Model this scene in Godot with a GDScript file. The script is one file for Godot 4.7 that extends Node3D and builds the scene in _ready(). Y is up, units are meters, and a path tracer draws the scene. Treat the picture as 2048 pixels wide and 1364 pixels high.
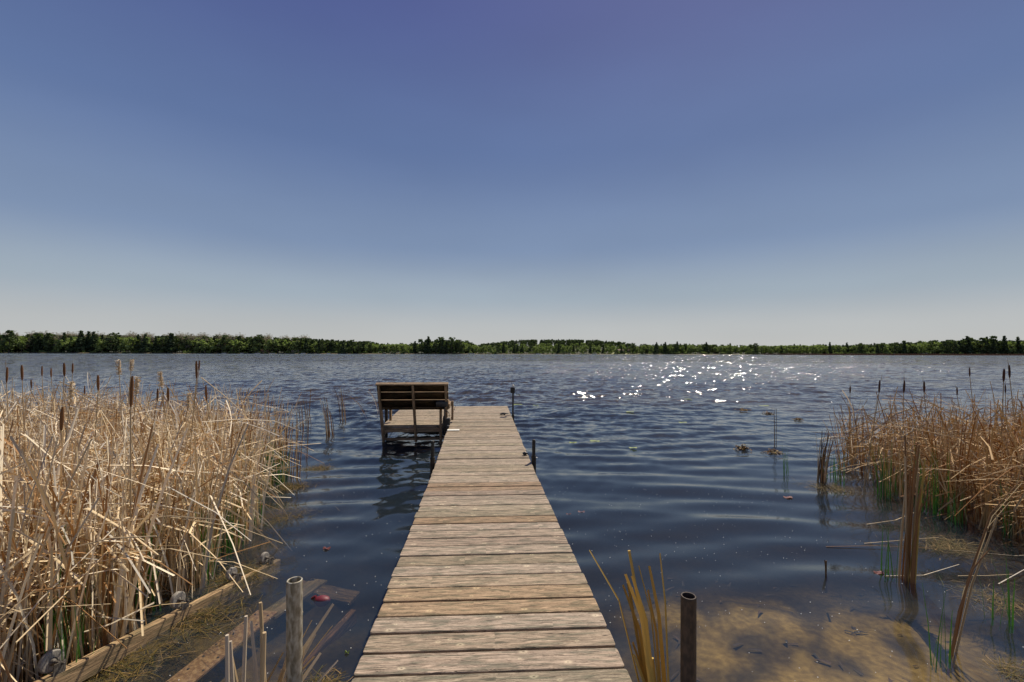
extends Node3D
# A plank dock with a bench running out into a reedy lake. Units are metres, the camera stands at the shore end of the dock, the water level is y = 0.

const EYE := 1.65
const AXIS := Vector3(-0.0733, 0.0, -0.9973)      # the way the dock runs
const SIDE := Vector3(0.9973, 0.0, -0.0733)       # across the dock, away from the bench
const DOCK0 := Vector3(0.06, 0.0, 0.0)

var used := {}
var wood: StandardMaterial3D
var straw: StandardMaterial3D
var leafy: StandardMaterial3D
var spring: StandardMaterial3D
var noise := FastNoiseLite.new()


# ---------------------------------------------------------------- mesh building
class MB:
	var v := PackedVector3Array()
	var n := PackedVector3Array()
	var c := PackedColorArray()
	var uv := PackedVector2Array()
	var i := PackedInt32Array()

	func quad(a: Vector3, b: Vector3, d: Vector3, e: Vector3, col: Color) -> void:      # counter-clockwise seen from outside
		var nn := (b - a).cross(d - a).normalized()
		var k := v.size()
		v.append(a); v.append(b); v.append(d); v.append(e)
		for q in 4:
			n.append(nn); c.append(col); uv.append(Vector2.ZERO)
		i.append(k); i.append(k + 2); i.append(k + 1)
		i.append(k); i.append(k + 3); i.append(k + 2)

	func tri(a: Vector3, b: Vector3, d: Vector3, col: Color) -> void:
		var nn := (b - a).cross(d - a).normalized()
		var k := v.size()
		v.append(a); v.append(b); v.append(d)
		for q in 3:
			n.append(nn); c.append(col); uv.append(Vector2.ZERO)
		i.append(k); i.append(k + 2); i.append(k + 1)

	func box(at: Vector3, size: Vector3, col: Color, basis := Basis.IDENTITY) -> void:
		var h := size * 0.5
		var p := []
		for q in 8:
			p.append(at + basis * Vector3(h.x if q & 1 else -h.x, h.y if q & 2 else -h.y, h.z if q & 4 else -h.z))
		quad(p[0], p[2], p[3], p[1], col); quad(p[4], p[5], p[7], p[6], col)
		quad(p[0], p[4], p[6], p[2], col); quad(p[1], p[3], p[7], p[5], col)
		quad(p[2], p[6], p[7], p[3], col); quad(p[0], p[1], p[5], p[4], col)

	func tube(pts: Array, radii: Array, sides: int, col: Color, caps := true) -> void:
		var first := v.size()
		var m := pts.size()
		var along: Vector3 = (pts[1] - pts[0]).normalized()
		var across := along.cross(Vector3(0.31, 0.2, 0.93)).normalized()
		for k in m:
			var dir: Vector3 = (pts[mini(k + 1, m - 1)] - pts[maxi(k - 1, 0)]).normalized()
			across = (across - dir * across.dot(dir)).normalized()
			var third := dir.cross(across)
			for s in sides:
				var a := TAU * s / sides
				var out := across * cos(a) + third * sin(a)
				v.append(pts[k] + out * radii[k]); n.append(out); c.append(col); uv.append(Vector2(float(s) / sides, float(k)))
		for k in m - 1:
			for s in sides:
				var a0 := first + k * sides + s
				var a1 := first + k * sides + (s + 1) % sides
				i.append(a0); i.append(a1 + sides); i.append(a1)
				i.append(a0); i.append(a0 + sides); i.append(a1 + sides)
		if caps:
			for e in [0, m - 1]:
				var k0 := v.size()
				var dir: Vector3 = (pts[1] - pts[0]).normalized() * -1.0 if e == 0 else (pts[m - 1] - pts[m - 2]).normalized()
				for s in sides:
					v.append(v[first + e * sides + s]); n.append(dir); c.append(col); uv.append(Vector2.ZERO)
				for s in range(1, sides - 1):
					if e == 0:
						i.append(k0); i.append(k0 + s); i.append(k0 + s + 1)
					else:
						i.append(k0); i.append(k0 + s + 1); i.append(k0 + s)

	func lathe(profile: Array, sides: int, col: Color, at := Vector3.ZERO, basis := Basis.IDENTITY) -> void:
		var first := v.size()
		var m := profile.size()
		for k in m:
			var t: Vector2 = profile[mini(k + 1, m - 1)] - profile[maxi(k - 1, 0)]
			for s in sides:
				var a := TAU * s / sides
				var r := Vector3(cos(a), 0.0, sin(a))
				v.append(at + basis * (r * profile[k].x + Vector3.UP * profile[k].y))
				n.append((basis * (r * t.y - Vector3.UP * t.x)).normalized()); c.append(col); uv.append(Vector2.ZERO)
		for k in m - 1:
			for s in sides:
				var a0 := first + k * sides + s
				var a1 := first + k * sides + (s + 1) % sides
				i.append(a0); i.append(a1); i.append(a1 + sides)
				i.append(a0); i.append(a1 + sides); i.append(a0 + sides)

	func blade(pts: Array, w0: float, w1: float, side: Vector3, col: Color) -> void:      # a leaf: a strip with a shallow fold along its middle
		var m := pts.size()
		var first := v.size()
		for k in m:
			var dir: Vector3 = (pts[mini(k + 1, m - 1)] - pts[maxi(k - 1, 0)]).normalized()
			var s := (side - dir * side.dot(dir)).normalized()
			var up := s.cross(dir)
			var w := lerpf(w0, w1, float(k) / (m - 1)) * 0.5
			v.append(pts[k] - s * w); n.append((up + s * 0.45).normalized())
			v.append(pts[k] - up * w * 0.45); n.append(up)
			v.append(pts[k] + s * w); n.append((up - s * 0.45).normalized())
			for q in 3:
				c.append(col); uv.append(Vector2.ZERO)
		for k in m - 1:
			var a := first + k * 3
			i.append(a); i.append(a + 4); i.append(a + 1)
			i.append(a); i.append(a + 3); i.append(a + 4)
			i.append(a + 1); i.append(a + 5); i.append(a + 2)
			i.append(a + 1); i.append(a + 4); i.append(a + 5)

	func mesh(m: Material) -> ArrayMesh:
		var arrays := []
		arrays.resize(Mesh.ARRAY_MAX)
		arrays[Mesh.ARRAY_VERTEX] = v; arrays[Mesh.ARRAY_NORMAL] = n; arrays[Mesh.ARRAY_COLOR] = c; arrays[Mesh.ARRAY_TEX_UV] = uv; arrays[Mesh.ARRAY_INDEX] = i
		var out := ArrayMesh.new()
		out.add_surface_from_arrays(Mesh.PRIMITIVE_TRIANGLES, arrays)
		out.surface_set_material(0, m)
		return out


# ---------------------------------------------------------------- naming and tagging
func numbered(called: String) -> String:
	var k: int = used.get(called, -1) + 1
	used[called] = k
	return called if k == 0 else "%s_%03d" % [called, k]


func tag(o: Node, label: String, category: String, group := "", kind := "") -> void:
	o.set_meta("label", label); o.set_meta("category", category)
	if group: o.set_meta("group", group)
	if kind: o.set_meta("kind", kind)


func thing(called: String, label: String, category: String, at := Vector3.ZERO, turn := 0.0, group := "") -> Node3D:
	var o := Node3D.new()
	o.name = numbered(called); add_child(o); o.position = at; o.rotation.y = turn
	tag(o, label, category, group)
	return o


func part(called: String, mesh: Mesh, parent: Node, at := Vector3.ZERO, basis := Basis.IDENTITY) -> MeshInstance3D:
	var o := MeshInstance3D.new()
	o.name = called; o.mesh = mesh; parent.add_child(o, true); o.transform = Transform3D(basis, at)
	return o


func single(called: String, mesh: Mesh, label: String, category: String, at := Vector3.ZERO, basis := Basis.IDENTITY, group := "", kind := "") -> MeshInstance3D:
	var o := part(numbered(called), mesh, self, at, basis)
	tag(o, label, category, group, kind)
	return o


func structure(called: String, mesh: Mesh, label: String) -> MeshInstance3D:
	var o := part(numbered(called), mesh, self)
	o.set_meta("kind", "structure"); o.set_meta("label", label); o.set_meta("category", called.replace("_", " "))
	return o


func mat(r: float, g: float, b: float, rough := 0.8, metal := 0.0, spec := 0.5) -> StandardMaterial3D:      # linear base colour, times the vertex colour
	var m := StandardMaterial3D.new()
	m.albedo_color = Color(r, g, b).linear_to_srgb(); m.roughness = rough; m.metallic = metal; m.metallic_specular = spec
	m.vertex_color_use_as_albedo = true
	return m


func along_dock(u: float, s: float, y: float) -> Vector3:
	return DOCK0 + SIDE * u + AXIS * s + Vector3.UP * y


func deck_height(s: float) -> float:
	return 0.23 + maxf(0.0, s - 5.3) * 0.0295


func smooth(a: float, b: float, x: float) -> float:
	var t := clampf((x - a) / (b - a), 0.0, 1.0)
	return t * t * (3.0 - 2.0 * t)


# ---------------------------------------------------------------- textures
func make_wood() -> StandardMaterial3D:
	var rng := RandomNumberGenerator.new(); rng.seed = 11
	var fine := FastNoiseLite.new(); fine.seed = 3; fine.frequency = 1.0; fine.fractal_octaves = 3
	var broad := FastNoiseLite.new(); broad.seed = 8; broad.frequency = 1.0; broad.fractal_octaves = 3
	var n := 1024
	var color := PackedByteArray(); color.resize(n * n * 3)
	var relief := PackedByteArray(); relief.resize(n * n)
	var knots := []
	for st in 8:
		var list := []
		for k in 7:
			list.append([rng.randf() * n, rng.randf_range(14, 114), rng.randf_range(4.0, 9.5), rng.randf() < 0.65])
		knots.append(list)
	for y in n:
		var st := y / 128
		var yy := float(y % 128)
		for x in n:
			var warp := 2.2 * broad.get_noise_2d(x * 0.004, yy * 0.03 + st * 40.0)
			var g := fine.get_noise_2d(x * 0.0028, (yy + warp * 6.0) * 0.19 + st * 91.0)
			var g2 := fine.get_noise_2d(x * 0.0062 + 300.0, (yy + warp * 4.0) * 0.50 + st * 57.0)
			var p := broad.get_noise_2d(x * 0.0042 + 77.0, yy * 0.034 + st * 13.0)
			var q := broad.get_noise_2d(x * 0.005 + 500.0, yy * 0.05 + st * 29.0)
			var tone := 1.0 + 0.75 * g + 0.62 * g2
			var r := 0.365; var gg := 0.290; var b := 0.212
			var mossy := clampf((p - 0.02) * 3.4, 0.0, 0.9)
			r = lerpf(r, 0.195, mossy); gg = lerpf(gg, 0.175, mossy); b = lerpf(b, 0.125, mossy)
			var red := clampf((q - 0.12) * 2.0, 0.0, 0.6)
			r = lerpf(r, 0.36, red); gg = lerpf(gg, 0.275, red); b = lerpf(b, 0.195, red)
			var crack := 1.0
			if g2 < -0.36: crack = 0.5
			for kn in knots[st]:
				var dx: float = (x - kn[0]) * 0.62
				var dy: float = yy - kn[1]
				var d: float = sqrt(dx * dx + dy * dy) / kn[2] * (1.0 + 0.5 * g + 0.5 * g2)
				if d < 1.6:
					if kn[3]:
						var ring := clampf(1.1 - absf(d - 0.7) * 1.5, 0.0, 1.0) * 0.62
						r = lerpf(r, 0.74, ring * 0.9); gg = lerpf(gg, 0.63, ring * 0.9); b = lerpf(b, 0.43, ring * 0.9)
						tone = lerpf(tone, 1.0, ring)
						if d < 0.28: tone *= 0.5
					elif d < 1.0:
						tone *= 0.62 + 0.38 * d
			tone *= crack
			var at := (y * n + x)
			var cc := Color(clampf(r * tone, 0.0, 1.0), clampf(gg * tone, 0.0, 1.0), clampf(b * tone, 0.0, 1.0)).linear_to_srgb()
			color[at * 3] = int(cc.r * 255.0); color[at * 3 + 1] = int(cc.g * 255.0); color[at * 3 + 2] = int(cc.b * 255.0)
			relief[at] = int(clampf(0.55 + 0.35 * g + 0.35 * g2 - (0.3 if crack < 1.0 else 0.0), 0.0, 1.0) * 255.0)
	var m := mat(1, 1, 1, 0.82, 0.0, 0.35)
	m.albedo_texture = ImageTexture.create_from_image(Image.create_from_data(n, n, false, Image.FORMAT_RGB8, color))
	m.heightmap_enabled = true
	m.heightmap_texture = ImageTexture.create_from_image(Image.create_from_data(n, n, false, Image.FORMAT_L8, relief))
	m.heightmap_scale = 0.12
	return m


func board(long: float, wide: float, thick: float, corner: float, strip: int, shift: float, tint: Color, warp := 0.0) -> ArrayMesh:
	# lies along x, its top face at y = 0; corners rounded in plan, top edge eased
	var mb := MB.new()
	var outline := []
	var inner := []
	var ease := minf(0.005, wide * 0.12)
	for q in 4:
		var cx := (long * 0.5 - corner) * (1.0 if q == 0 or q == 3 else -1.0)
		var cz := (wide * 0.5 - corner) * (1.0 if q < 2 else -1.0)
		for k in 4:
			var a := PI * 0.5 * (q + k / 3.0)
			outline.append(Vector3(cx + cos(a) * corner, 0, cz + sin(a) * corner))
			inner.append(Vector3(cx + cos(a) * (corner - ease), 0, cz + sin(a) * (corner - ease)))
	var m := outline.size()
	var rings := [[outline, -thick], [outline, -ease], [outline, -ease], [inner, 0.0]]
	for level in 4:
		var ring: Array = rings[level]
		for k in m:
			var p: Vector3 = ring[0][k]
			var lift := warp * pow(absf(p.x) / (long * 0.5), 2.0)
			mb.v.append(p + Vector3.UP * (ring[1] + lift))
			var out: Vector3 = (outline[k] - inner[k]).normalized()
			mb.n.append(out if level < 2 else ((out + Vector3.UP * 0.9).normalized() if level == 2 else Vector3(0, 1, 0)))
			mb.c.append(tint)
			mb.uv.append(Vector2(p.x / 1.28 + shift, (strip + 0.5 + p.z / 0.155 - signf(p.z) * ring[1] / 0.155) / 8.0))
	for k in m:
		var l := (k + 1) % m
		for r in [0, 2]:
			mb.i.append(r * m + k); mb.i.append(r * m + l); mb.i.append((r + 1) * m + l)
			mb.i.append(r * m + k); mb.i.append((r + 1) * m + l); mb.i.append((r + 1) * m + k)
	for k in range(1, m - 1):
		mb.i.append(3 * m); mb.i.append(3 * m + k); mb.i.append(3 * m + k + 1)
	for k in range(1, m - 1):
		mb.i.append(0); mb.i.append(k + 1); mb.i.append(k)
	return mb.mesh(wood)


func turned(x: Vector3, y: Vector3) -> Basis:      # a board's basis: x along its length, y out of its broad face
	var xx := x.normalized()
	var yy := (y - xx * y.dot(xx)).normalized()
	return Basis(xx, yy, xx.cross(yy))


# ---------------------------------------------------------------- the scene
func _ready() -> void:
	camera_and_light()
	noise.seed = 5; noise.frequency = 1.0; noise.fractal_octaves = 3
	wood = make_wood()
	straw = mat(1, 1, 1, 0.7, 0.0, 0.35)
	straw.backlight_enabled = true; straw.backlight = Color(0.42, 0.36, 0.27)
	leafy = mat(1, 1, 1, 0.6, 0.0, 0.4)
	leafy.backlight_enabled = true; leafy.backlight = Color(0.55, 0.6, 0.3)
	spring = mat(1, 1, 1, 0.75, 0.0, 0.3)
	spring.backlight_enabled = true; spring.backlight = Color(0.82, 0.86, 0.62)
	lake_bed(); water(); shores()
	dock(); bench(); posts(); deck_things()
	roller_ramp()
	reeds(); cattails(); clumps(); floating()
	far_trees(); far_things()


func camera_and_light() -> void:
	var cam := Camera3D.new()
	cam.name = "camera"; add_child(cam)
	cam.position = Vector3(0, EYE, 0); cam.rotation.z = 0.0020
	cam.near = 0.05; cam.far = 4000.0
	cam.set_frustum(2.0 * 0.05 * 682.0 / 895.0, Vector2(0.0, 0.05 * 23.4 / 895.0), 0.05, 4000.0)
	cam.current = true

	# clear spring sky: deep blue overhead, pale and slightly warm along the horizon, a weak halo about the sun
	var sun_dir := Vector3(sin(deg_to_rad(29.0)) * cos(deg_to_rad(53.0)), sin(deg_to_rad(53.0)), -cos(deg_to_rad(29.0)) * cos(deg_to_rad(53.0)))
	var stops := [[0.0, Color(0.53, 0.53, 0.51)], [3.0, Color(0.485, 0.505, 0.51)], [7.0, Color(0.35, 0.42, 0.49)], [13.0, Color(0.21, 0.288, 0.44)], [24.0, Color(0.119, 0.181, 0.355)], [38.0, Color(0.079, 0.108, 0.285)], [60.0, Color(0.062, 0.087, 0.245)], [90.0, Color(0.055, 0.078, 0.225)]]
	var veil := FastNoiseLite.new(); veil.seed = 12; veil.frequency = 1.0; veil.fractal_octaves = 4
	var w := 512
	var h := 512
	var im := Image.create(w, h, false, Image.FORMAT_RGBF)
	for y in h:
		var el := 90.0 - (y + 0.5) / h * 180.0
		var col := Color(0.12, 0.13, 0.11)
		if el > 0.0:
			for k in stops.size() - 1:
				if el >= stops[k][0] and el <= stops[k + 1][0]:
					col = stops[k][1].lerp(stops[k + 1][1], smooth(stops[k][0] - (stops[k + 1][0] - stops[k][0]) * 0.0, stops[k + 1][0], el) * 0.4 + 0.6 * (el - stops[k][0]) / (stops[k + 1][0] - stops[k][0]))
		for x in w:
			var az := (x + 0.5) / w * TAU      # Godot looks its panorama up with atan(x, -z)
			var d := Vector3(sin(az) * cos(deg_to_rad(el)), sin(deg_to_rad(el)), -cos(az) * cos(deg_to_rad(el)))
			var halo := pow(maxf(0.0, d.dot(sun_dir)), 10.0) * 0.06 if el > 0.0 else 0.0
			var thin := 1.0 + 0.05 * veil.get_noise_3d(d.x * 2.2, d.y * 7.0, d.z * 2.2)      # faintly uneven haze
			im.set_pixel(x, y, Color(col.r * thin + halo * 1.1, col.g * thin + halo * 0.95, col.b * thin + halo * 0.9))
	var sky_mat := PanoramaSkyMaterial.new()
	sky_mat.panorama = ImageTexture.create_from_image(im)
	var sky := Sky.new()
	sky.sky_material = sky_mat
	var env := Environment.new()
	env.background_mode = Environment.BG_SKY; env.sky = sky
	env.tonemap_mode = Environment.TONE_MAPPER_LINEAR; env.tonemap_exposure = 1.0
	env.volumetric_fog_enabled = true; env.volumetric_fog_density = 0.0
	env.sdfgi_enabled = true; env.ssao_enabled = true; env.ssil_enabled = true
	var we := WorldEnvironment.new()
	we.name = "world_environment"; we.environment = env; add_child(we)

	var sun := DirectionalLight3D.new()
	sun.name = "sun"; add_child(sun)
	sun.light_energy = 1.6; sun.light_angular_distance = 0.5; sun.light_color = Color(1.0, 0.955, 0.89)
	sun.shadow_enabled = true
	sun.look_at_from_position(sun_dir * 50.0, Vector3.ZERO)


# ---------------------------------------------------------------- water and ground
func bed_depth(x: float, z: float) -> float:
	var f := -z
	var d := 0.10 + 0.085 * maxf(0.0, f - 1.2) + 0.02 * maxf(0.0, f - 4.0)
	d *= 1.0 + 0.8 * exp(-pow((x + 0.5) / 0.9, 2.0))
	var in_left := smooth(-1.7, -2.6, x) * smooth(10.0, 6.0, f)
	var in_right := smooth(3.0, 4.2, x) * smooth(9.0, 6.0, f)
	d = lerpf(d, 0.05, maxf(in_left, in_right) * 0.85)
	d *= 1.0 - 0.45 * exp(-pow((x - 1.7) / 0.9, 2.0)) * smooth(4.0, 2.8, f)      # a sand bar by the shore
	d = minf(d, 2.2)
	return maxf(0.015, d + 0.05 * noise.get_noise_2d(x * 0.9, z * 0.9) + 0.02 * noise.get_noise_2d(x * 4.0, z * 4.0))


func lake_bed() -> void:
	var mb := MB.new()
	var nx := 260
	var nz := 190
	for j in nz + 1:
		var z := 3.0 - 22.0 * pow(float(j) / nz, 1.35) - (600.0 if j == nz else 0.0)
		for k in nx + 1:
			var t := float(k) / nx * 2.0 - 1.0
			var x := 11.0 * t + 20.0 * pow(t, 7.0) + (700.0 * signf(t) if k == 0 or k == nx else 0.0)
			var y := -bed_depth(x, z)
			if z > -0.4: y = lerpf(y, 0.18 + 0.06 * noise.get_noise_2d(x * 0.7, z * 0.7), smooth(-0.4, 1.6, z))
			mb.v.append(Vector3(x, y, z)); mb.uv.append(Vector2(x, z))
			# sand shows between mats of dark weed; black muck under the dock and in the deeper water
			var sandy := smooth(0.55, 1.2, x + 0.25 * noise.get_noise_2d(x * 1.1 + 9.0, z * 1.1)) * smooth(3.9, 2.9, -z + 0.5 * noise.get_noise_2d(x * 0.8, z * 0.8 + 30.0)) * smooth(3.6, 2.9, x)
			sandy = maxf(sandy, 0.45 * smooth(-0.75, -1.1, x) * smooth(3.8, 2.6, -z))
			var weed := smooth(-0.06, 0.16, noise.get_noise_2d(x * 1.5 + 51.0, z * 1.9))
			var sand := Color(0.62, 0.415, 0.11)
			var muck := Color(0.045, 0.034, 0.020)
			var brown := Color(0.13, 0.085, 0.035)
			mb.c.append(muck.lerp(brown, 0.5 * smooth(-0.1, 0.3, noise.get_noise_2d(x * 2.3, z * 2.3 + 80.0))).lerp(sand, sandy * (1.0 - 0.78 * weed)))
			mb.n.append(Vector3.UP)
	var w := nx + 1
	for j in nz:
		for k in nx:
			var a := j * w + k
			mb.i.append(a); mb.i.append(a + w + 1); mb.i.append(a + 1)
			mb.i.append(a); mb.i.append(a + w); mb.i.append(a + w + 1)
	for j in range(1, nz):
		for k in range(1, nx):
			var a := j * w + k
			var nn := (mb.v[a + w] - mb.v[a - w]).cross(mb.v[a + 1] - mb.v[a - 1])
			mb.n[a] = (nn if nn.y > 0 else -nn).normalized()
	var m := mat(1, 1, 1, 0.95, 0.0, 0.2)
	var grain := NoiseTexture2D.new()
	grain.width = 512; grain.height = 512; grain.seamless = true
	var gn := FastNoiseLite.new(); gn.seed = 21; gn.frequency = 0.03; gn.fractal_octaves = 5
	grain.noise = gn
	var ramp := Gradient.new(); ramp.set_color(0, Color(0.66, 0.64, 0.6)); ramp.set_color(1, Color(1, 1, 1))
	grain.color_ramp = ramp
	m.albedo_texture = grain; m.uv1_scale = Vector3(0.9, 0.9, 0.9)
	structure("lake_bed", mb.mesh(m), "muddy lake bottom with sand and weed patches under the water")


func water() -> void:
	var rng := RandomNumberGenerator.new(); rng.seed = 40
	# each wave: wavelength, slope, heading (0 rolls towards the shore), phase, share kept in the sheltered water by the shore
	var waves := []
	for k in 5:
		waves.append([rng.randf_range(0.38, 0.62), 0.038, rng.randf_range(-0.35, 0.35), rng.randf() * TAU, 1.0])
	for k in 3:
		waves.append([rng.randf_range(0.8, 1.4), 0.028, rng.randf_range(-0.45, 0.45), rng.randf() * TAU, 0.8])
	for k in 3:
		waves.append([rng.randf_range(0.17, 0.30), 0.016, rng.randf_range(-1.2, 1.2), rng.randf() * TAU, 0.7])
	for k in 9:
		waves.append([rng.randf_range(0.45, 1.5), 0.068, rng.randf_range(-1.15, 1.15), rng.randf() * TAU, 0.0])
	for k in 5:
		waves.append([rng.randf_range(1.7, 3.4), 0.045, rng.randf_range(-0.8, 0.8), rng.randf() * TAU, 0.0])
	var small := FastNoiseLite.new(); small.seed = 70; small.frequency = 1.0; small.fractal_octaves = 2
	var radii := []
	var r := 0.7
	while r < 700.0:
		radii.append(r)
		r *= 1.0 + (0.0055 if r < 30.0 else (0.009 if r < 90.0 else 0.02))
	var cols := 520
	var half := deg_to_rad(80.0)
	var mb := MB.new()
	var count := radii.size() * (cols + 1)
	mb.v.resize(count); mb.n.resize(count); mb.c.resize(count); mb.uv.resize(count)
	mb.c.fill(Color.WHITE)
	var at := 0
	for j in radii.size():
		r = radii[j]
		var cell: float = r * 0.0055 if r < 30.0 else (r * 0.009 if r < 90.0 else r * 0.02)
		for k in cols + 1:
			var a := lerpf(-half, half, float(k) / cols)
			var x := r * sin(a)
			var z := -r * cos(a)
			var shelter := smooth(4.0, 17.0, -z - 0.5 * absf(x + 1.0) + 1.5)
			shelter = maxf(shelter, smooth(20.0, 40.0, r))
			var calm := lerpf(0.2, 1.0, smooth(1.8, 4.6, r))
			var gust := 1.0 + 0.55 * noise.get_noise_2d(x * 0.035, z * 0.11)
			var sx := 0.0
			var sz := 0.0
			var y := 0.0
			for w in waves:
				var amp: float = lerpf(w[4], 1.0, shelter) * w[1] * calm
				if amp < 0.0005: continue
				if w[4] == 0.0: amp *= gust
				var kk: float = TAU / w[0]
				var dx := sin(w[2])
				var dz := cos(w[2])
				var ph: float = kk * (x * dx + z * dz) + w[3]
				var sl := amp * cos(ph)
				sx += sl * dx; sz += sl * dz
				var fade := smooth(2.0, 5.0, w[0] / cell)
				if fade > 0.0: y += fade * amp / kk * sin(ph)
			var rough := (0.004 + 0.18 * shelter + 0.14 * smooth(12.0, 60.0, r)) * gust
			sx += rough * small.get_noise_2d(x * 3.1, z * 3.1) * 1.3
			sz += rough * small.get_noise_2d(x * 3.1 + 400.0, z * 3.1) * 1.8
			mb.v[at] = Vector3(x, y, z); mb.uv[at] = Vector2(x, z) / 6.0
			mb.n[at] = Vector3(-sx, 1.0, -sz).normalized()
			at += 1
	var ripples := NoiseTexture2D.new()      # wind ripples too small for the mesh
	ripples.width = 1024; ripples.height = 1024; ripples.seamless = true; ripples.as_normal_map = true; ripples.bump_strength = 6.0
	var rn := FastNoiseLite.new(); rn.seed = 19; rn.frequency = 0.022; rn.fractal_octaves = 3
	ripples.noise = rn
	var wd := cols + 1
	var out := ArrayMesh.new()
	for band in [[0.0, 8.0, 0.0], [8.0, 15.0, 0.25], [15.0, 30.0, 0.55], [30.0, 2000.0, 0.85]]:
		var j0 := 0
		while j0 < radii.size() - 1 and radii[j0] < band[0]: j0 += 1
		var j1 := j0
		while j1 < radii.size() - 1 and radii[j1] < band[1]: j1 += 1
		var index := PackedInt32Array()
		for j in j1 - j0:
			for k in cols:
				var a := j * wd + k
				index.append(a); index.append(a + wd + 1); index.append(a + 1)
				index.append(a); index.append(a + wd); index.append(a + wd + 1)
		var arrays := []
		arrays.resize(Mesh.ARRAY_MAX)
		arrays[Mesh.ARRAY_VERTEX] = mb.v.slice(j0 * wd, (j1 + 1) * wd); arrays[Mesh.ARRAY_NORMAL] = mb.n.slice(j0 * wd, (j1 + 1) * wd)
		arrays[Mesh.ARRAY_TEX_UV] = mb.uv.slice(j0 * wd, (j1 + 1) * wd); arrays[Mesh.ARRAY_INDEX] = index
		out.add_surface_from_arrays(Mesh.PRIMITIVE_TRIANGLES, arrays)
		var m := StandardMaterial3D.new()
		m.resource_name = "water"
		m.albedo_color = Color(Color(0.034, 0.058, 0.078).linear_to_srgb(), 0.22)
		m.transparency = BaseMaterial3D.TRANSPARENCY_ALPHA
		m.roughness = 0.09; m.metallic_specular = 0.5
		if band[2] > 0.0:
			m.normal_enabled = true; m.normal_texture = ripples; m.normal_scale = band[2]
		out.surface_set_material(out.get_surface_count() - 1, m)
	structure("water", out, "dark blue rippled lake water")
	var murk := FogVolume.new()
	murk.name = "murky_water"; murk.shape = RenderingServer.FOG_VOLUME_SHAPE_BOX
	murk.size = Vector3(16.0, 2.4, 14.0); murk.position = Vector3(0.0, -1.225, -8.0)
	var tea := FogMaterial.new()
	tea.density = 1.15; tea.albedo = Color(0.030, 0.034, 0.036).linear_to_srgb()
	murk.material = tea
	add_child(murk)
	murk.set_meta("kind", "structure")


func strip(rows: Array, col: Color, m: Material) -> ArrayMesh:      # rows of points, nearest first, joined into a sheet
	var mb := MB.new()
	for j in rows.size() - 1:
		for k in rows[j].size() - 1:
			mb.quad(rows[j][k], rows[j][k + 1], rows[j + 1][k + 1], rows[j + 1][k], col)
	return mb.mesh(m)


func shore_line(x: float) -> float:      # distance of the far shore
	return 505.0 + 14.0 * noise.get_noise_2d(x * 0.006, 3.0)


func far_rise(x: float, back: float) -> float:      # height of the far land, back metres behind its shore
	var hill := 8.0 * exp(-pow((x - 65.0) / 95.0, 4.0)) * smooth(20.0, 100.0, back)
	return 0.35 + 0.018 * back + hill


func shores() -> void:
	var grass := mat(0.045, 0.05, 0.02, 0.95)
	var rows := []
	for back in [-3.0, 1.0, 6.0, 25.0, 60.0, 110.0, 250.0, 900.0]:
		var row := []
		for k in 161:
			var x := -1200.0 + 15.0 * k
			var y := -0.5 if back < 0.0 else far_rise(x, back)
			row.append(Vector3(x, y, -shore_line(x) - back))
		rows.append(row)
	structure("far_shore", strip(rows, Color.WHITE, grass), "low green land behind the far shore of the lake")
	rows = []
	for back in [-1.5, 0.9, 2.4]:
		var row := []
		for k in 161:
			var x := -1200.0 + 15.0 * k
			row.append(Vector3(x, [-0.1, 0.36, 0.38][rows.size()] + (0.25 if x < -380.0 else 0.0), -shore_line(x) - back))
		rows.append(row)
	structure("beach", strip(rows, Color.WHITE, mat(0.20, 0.16, 0.10, 0.95)), "thin tan beach along the far shore")


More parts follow.
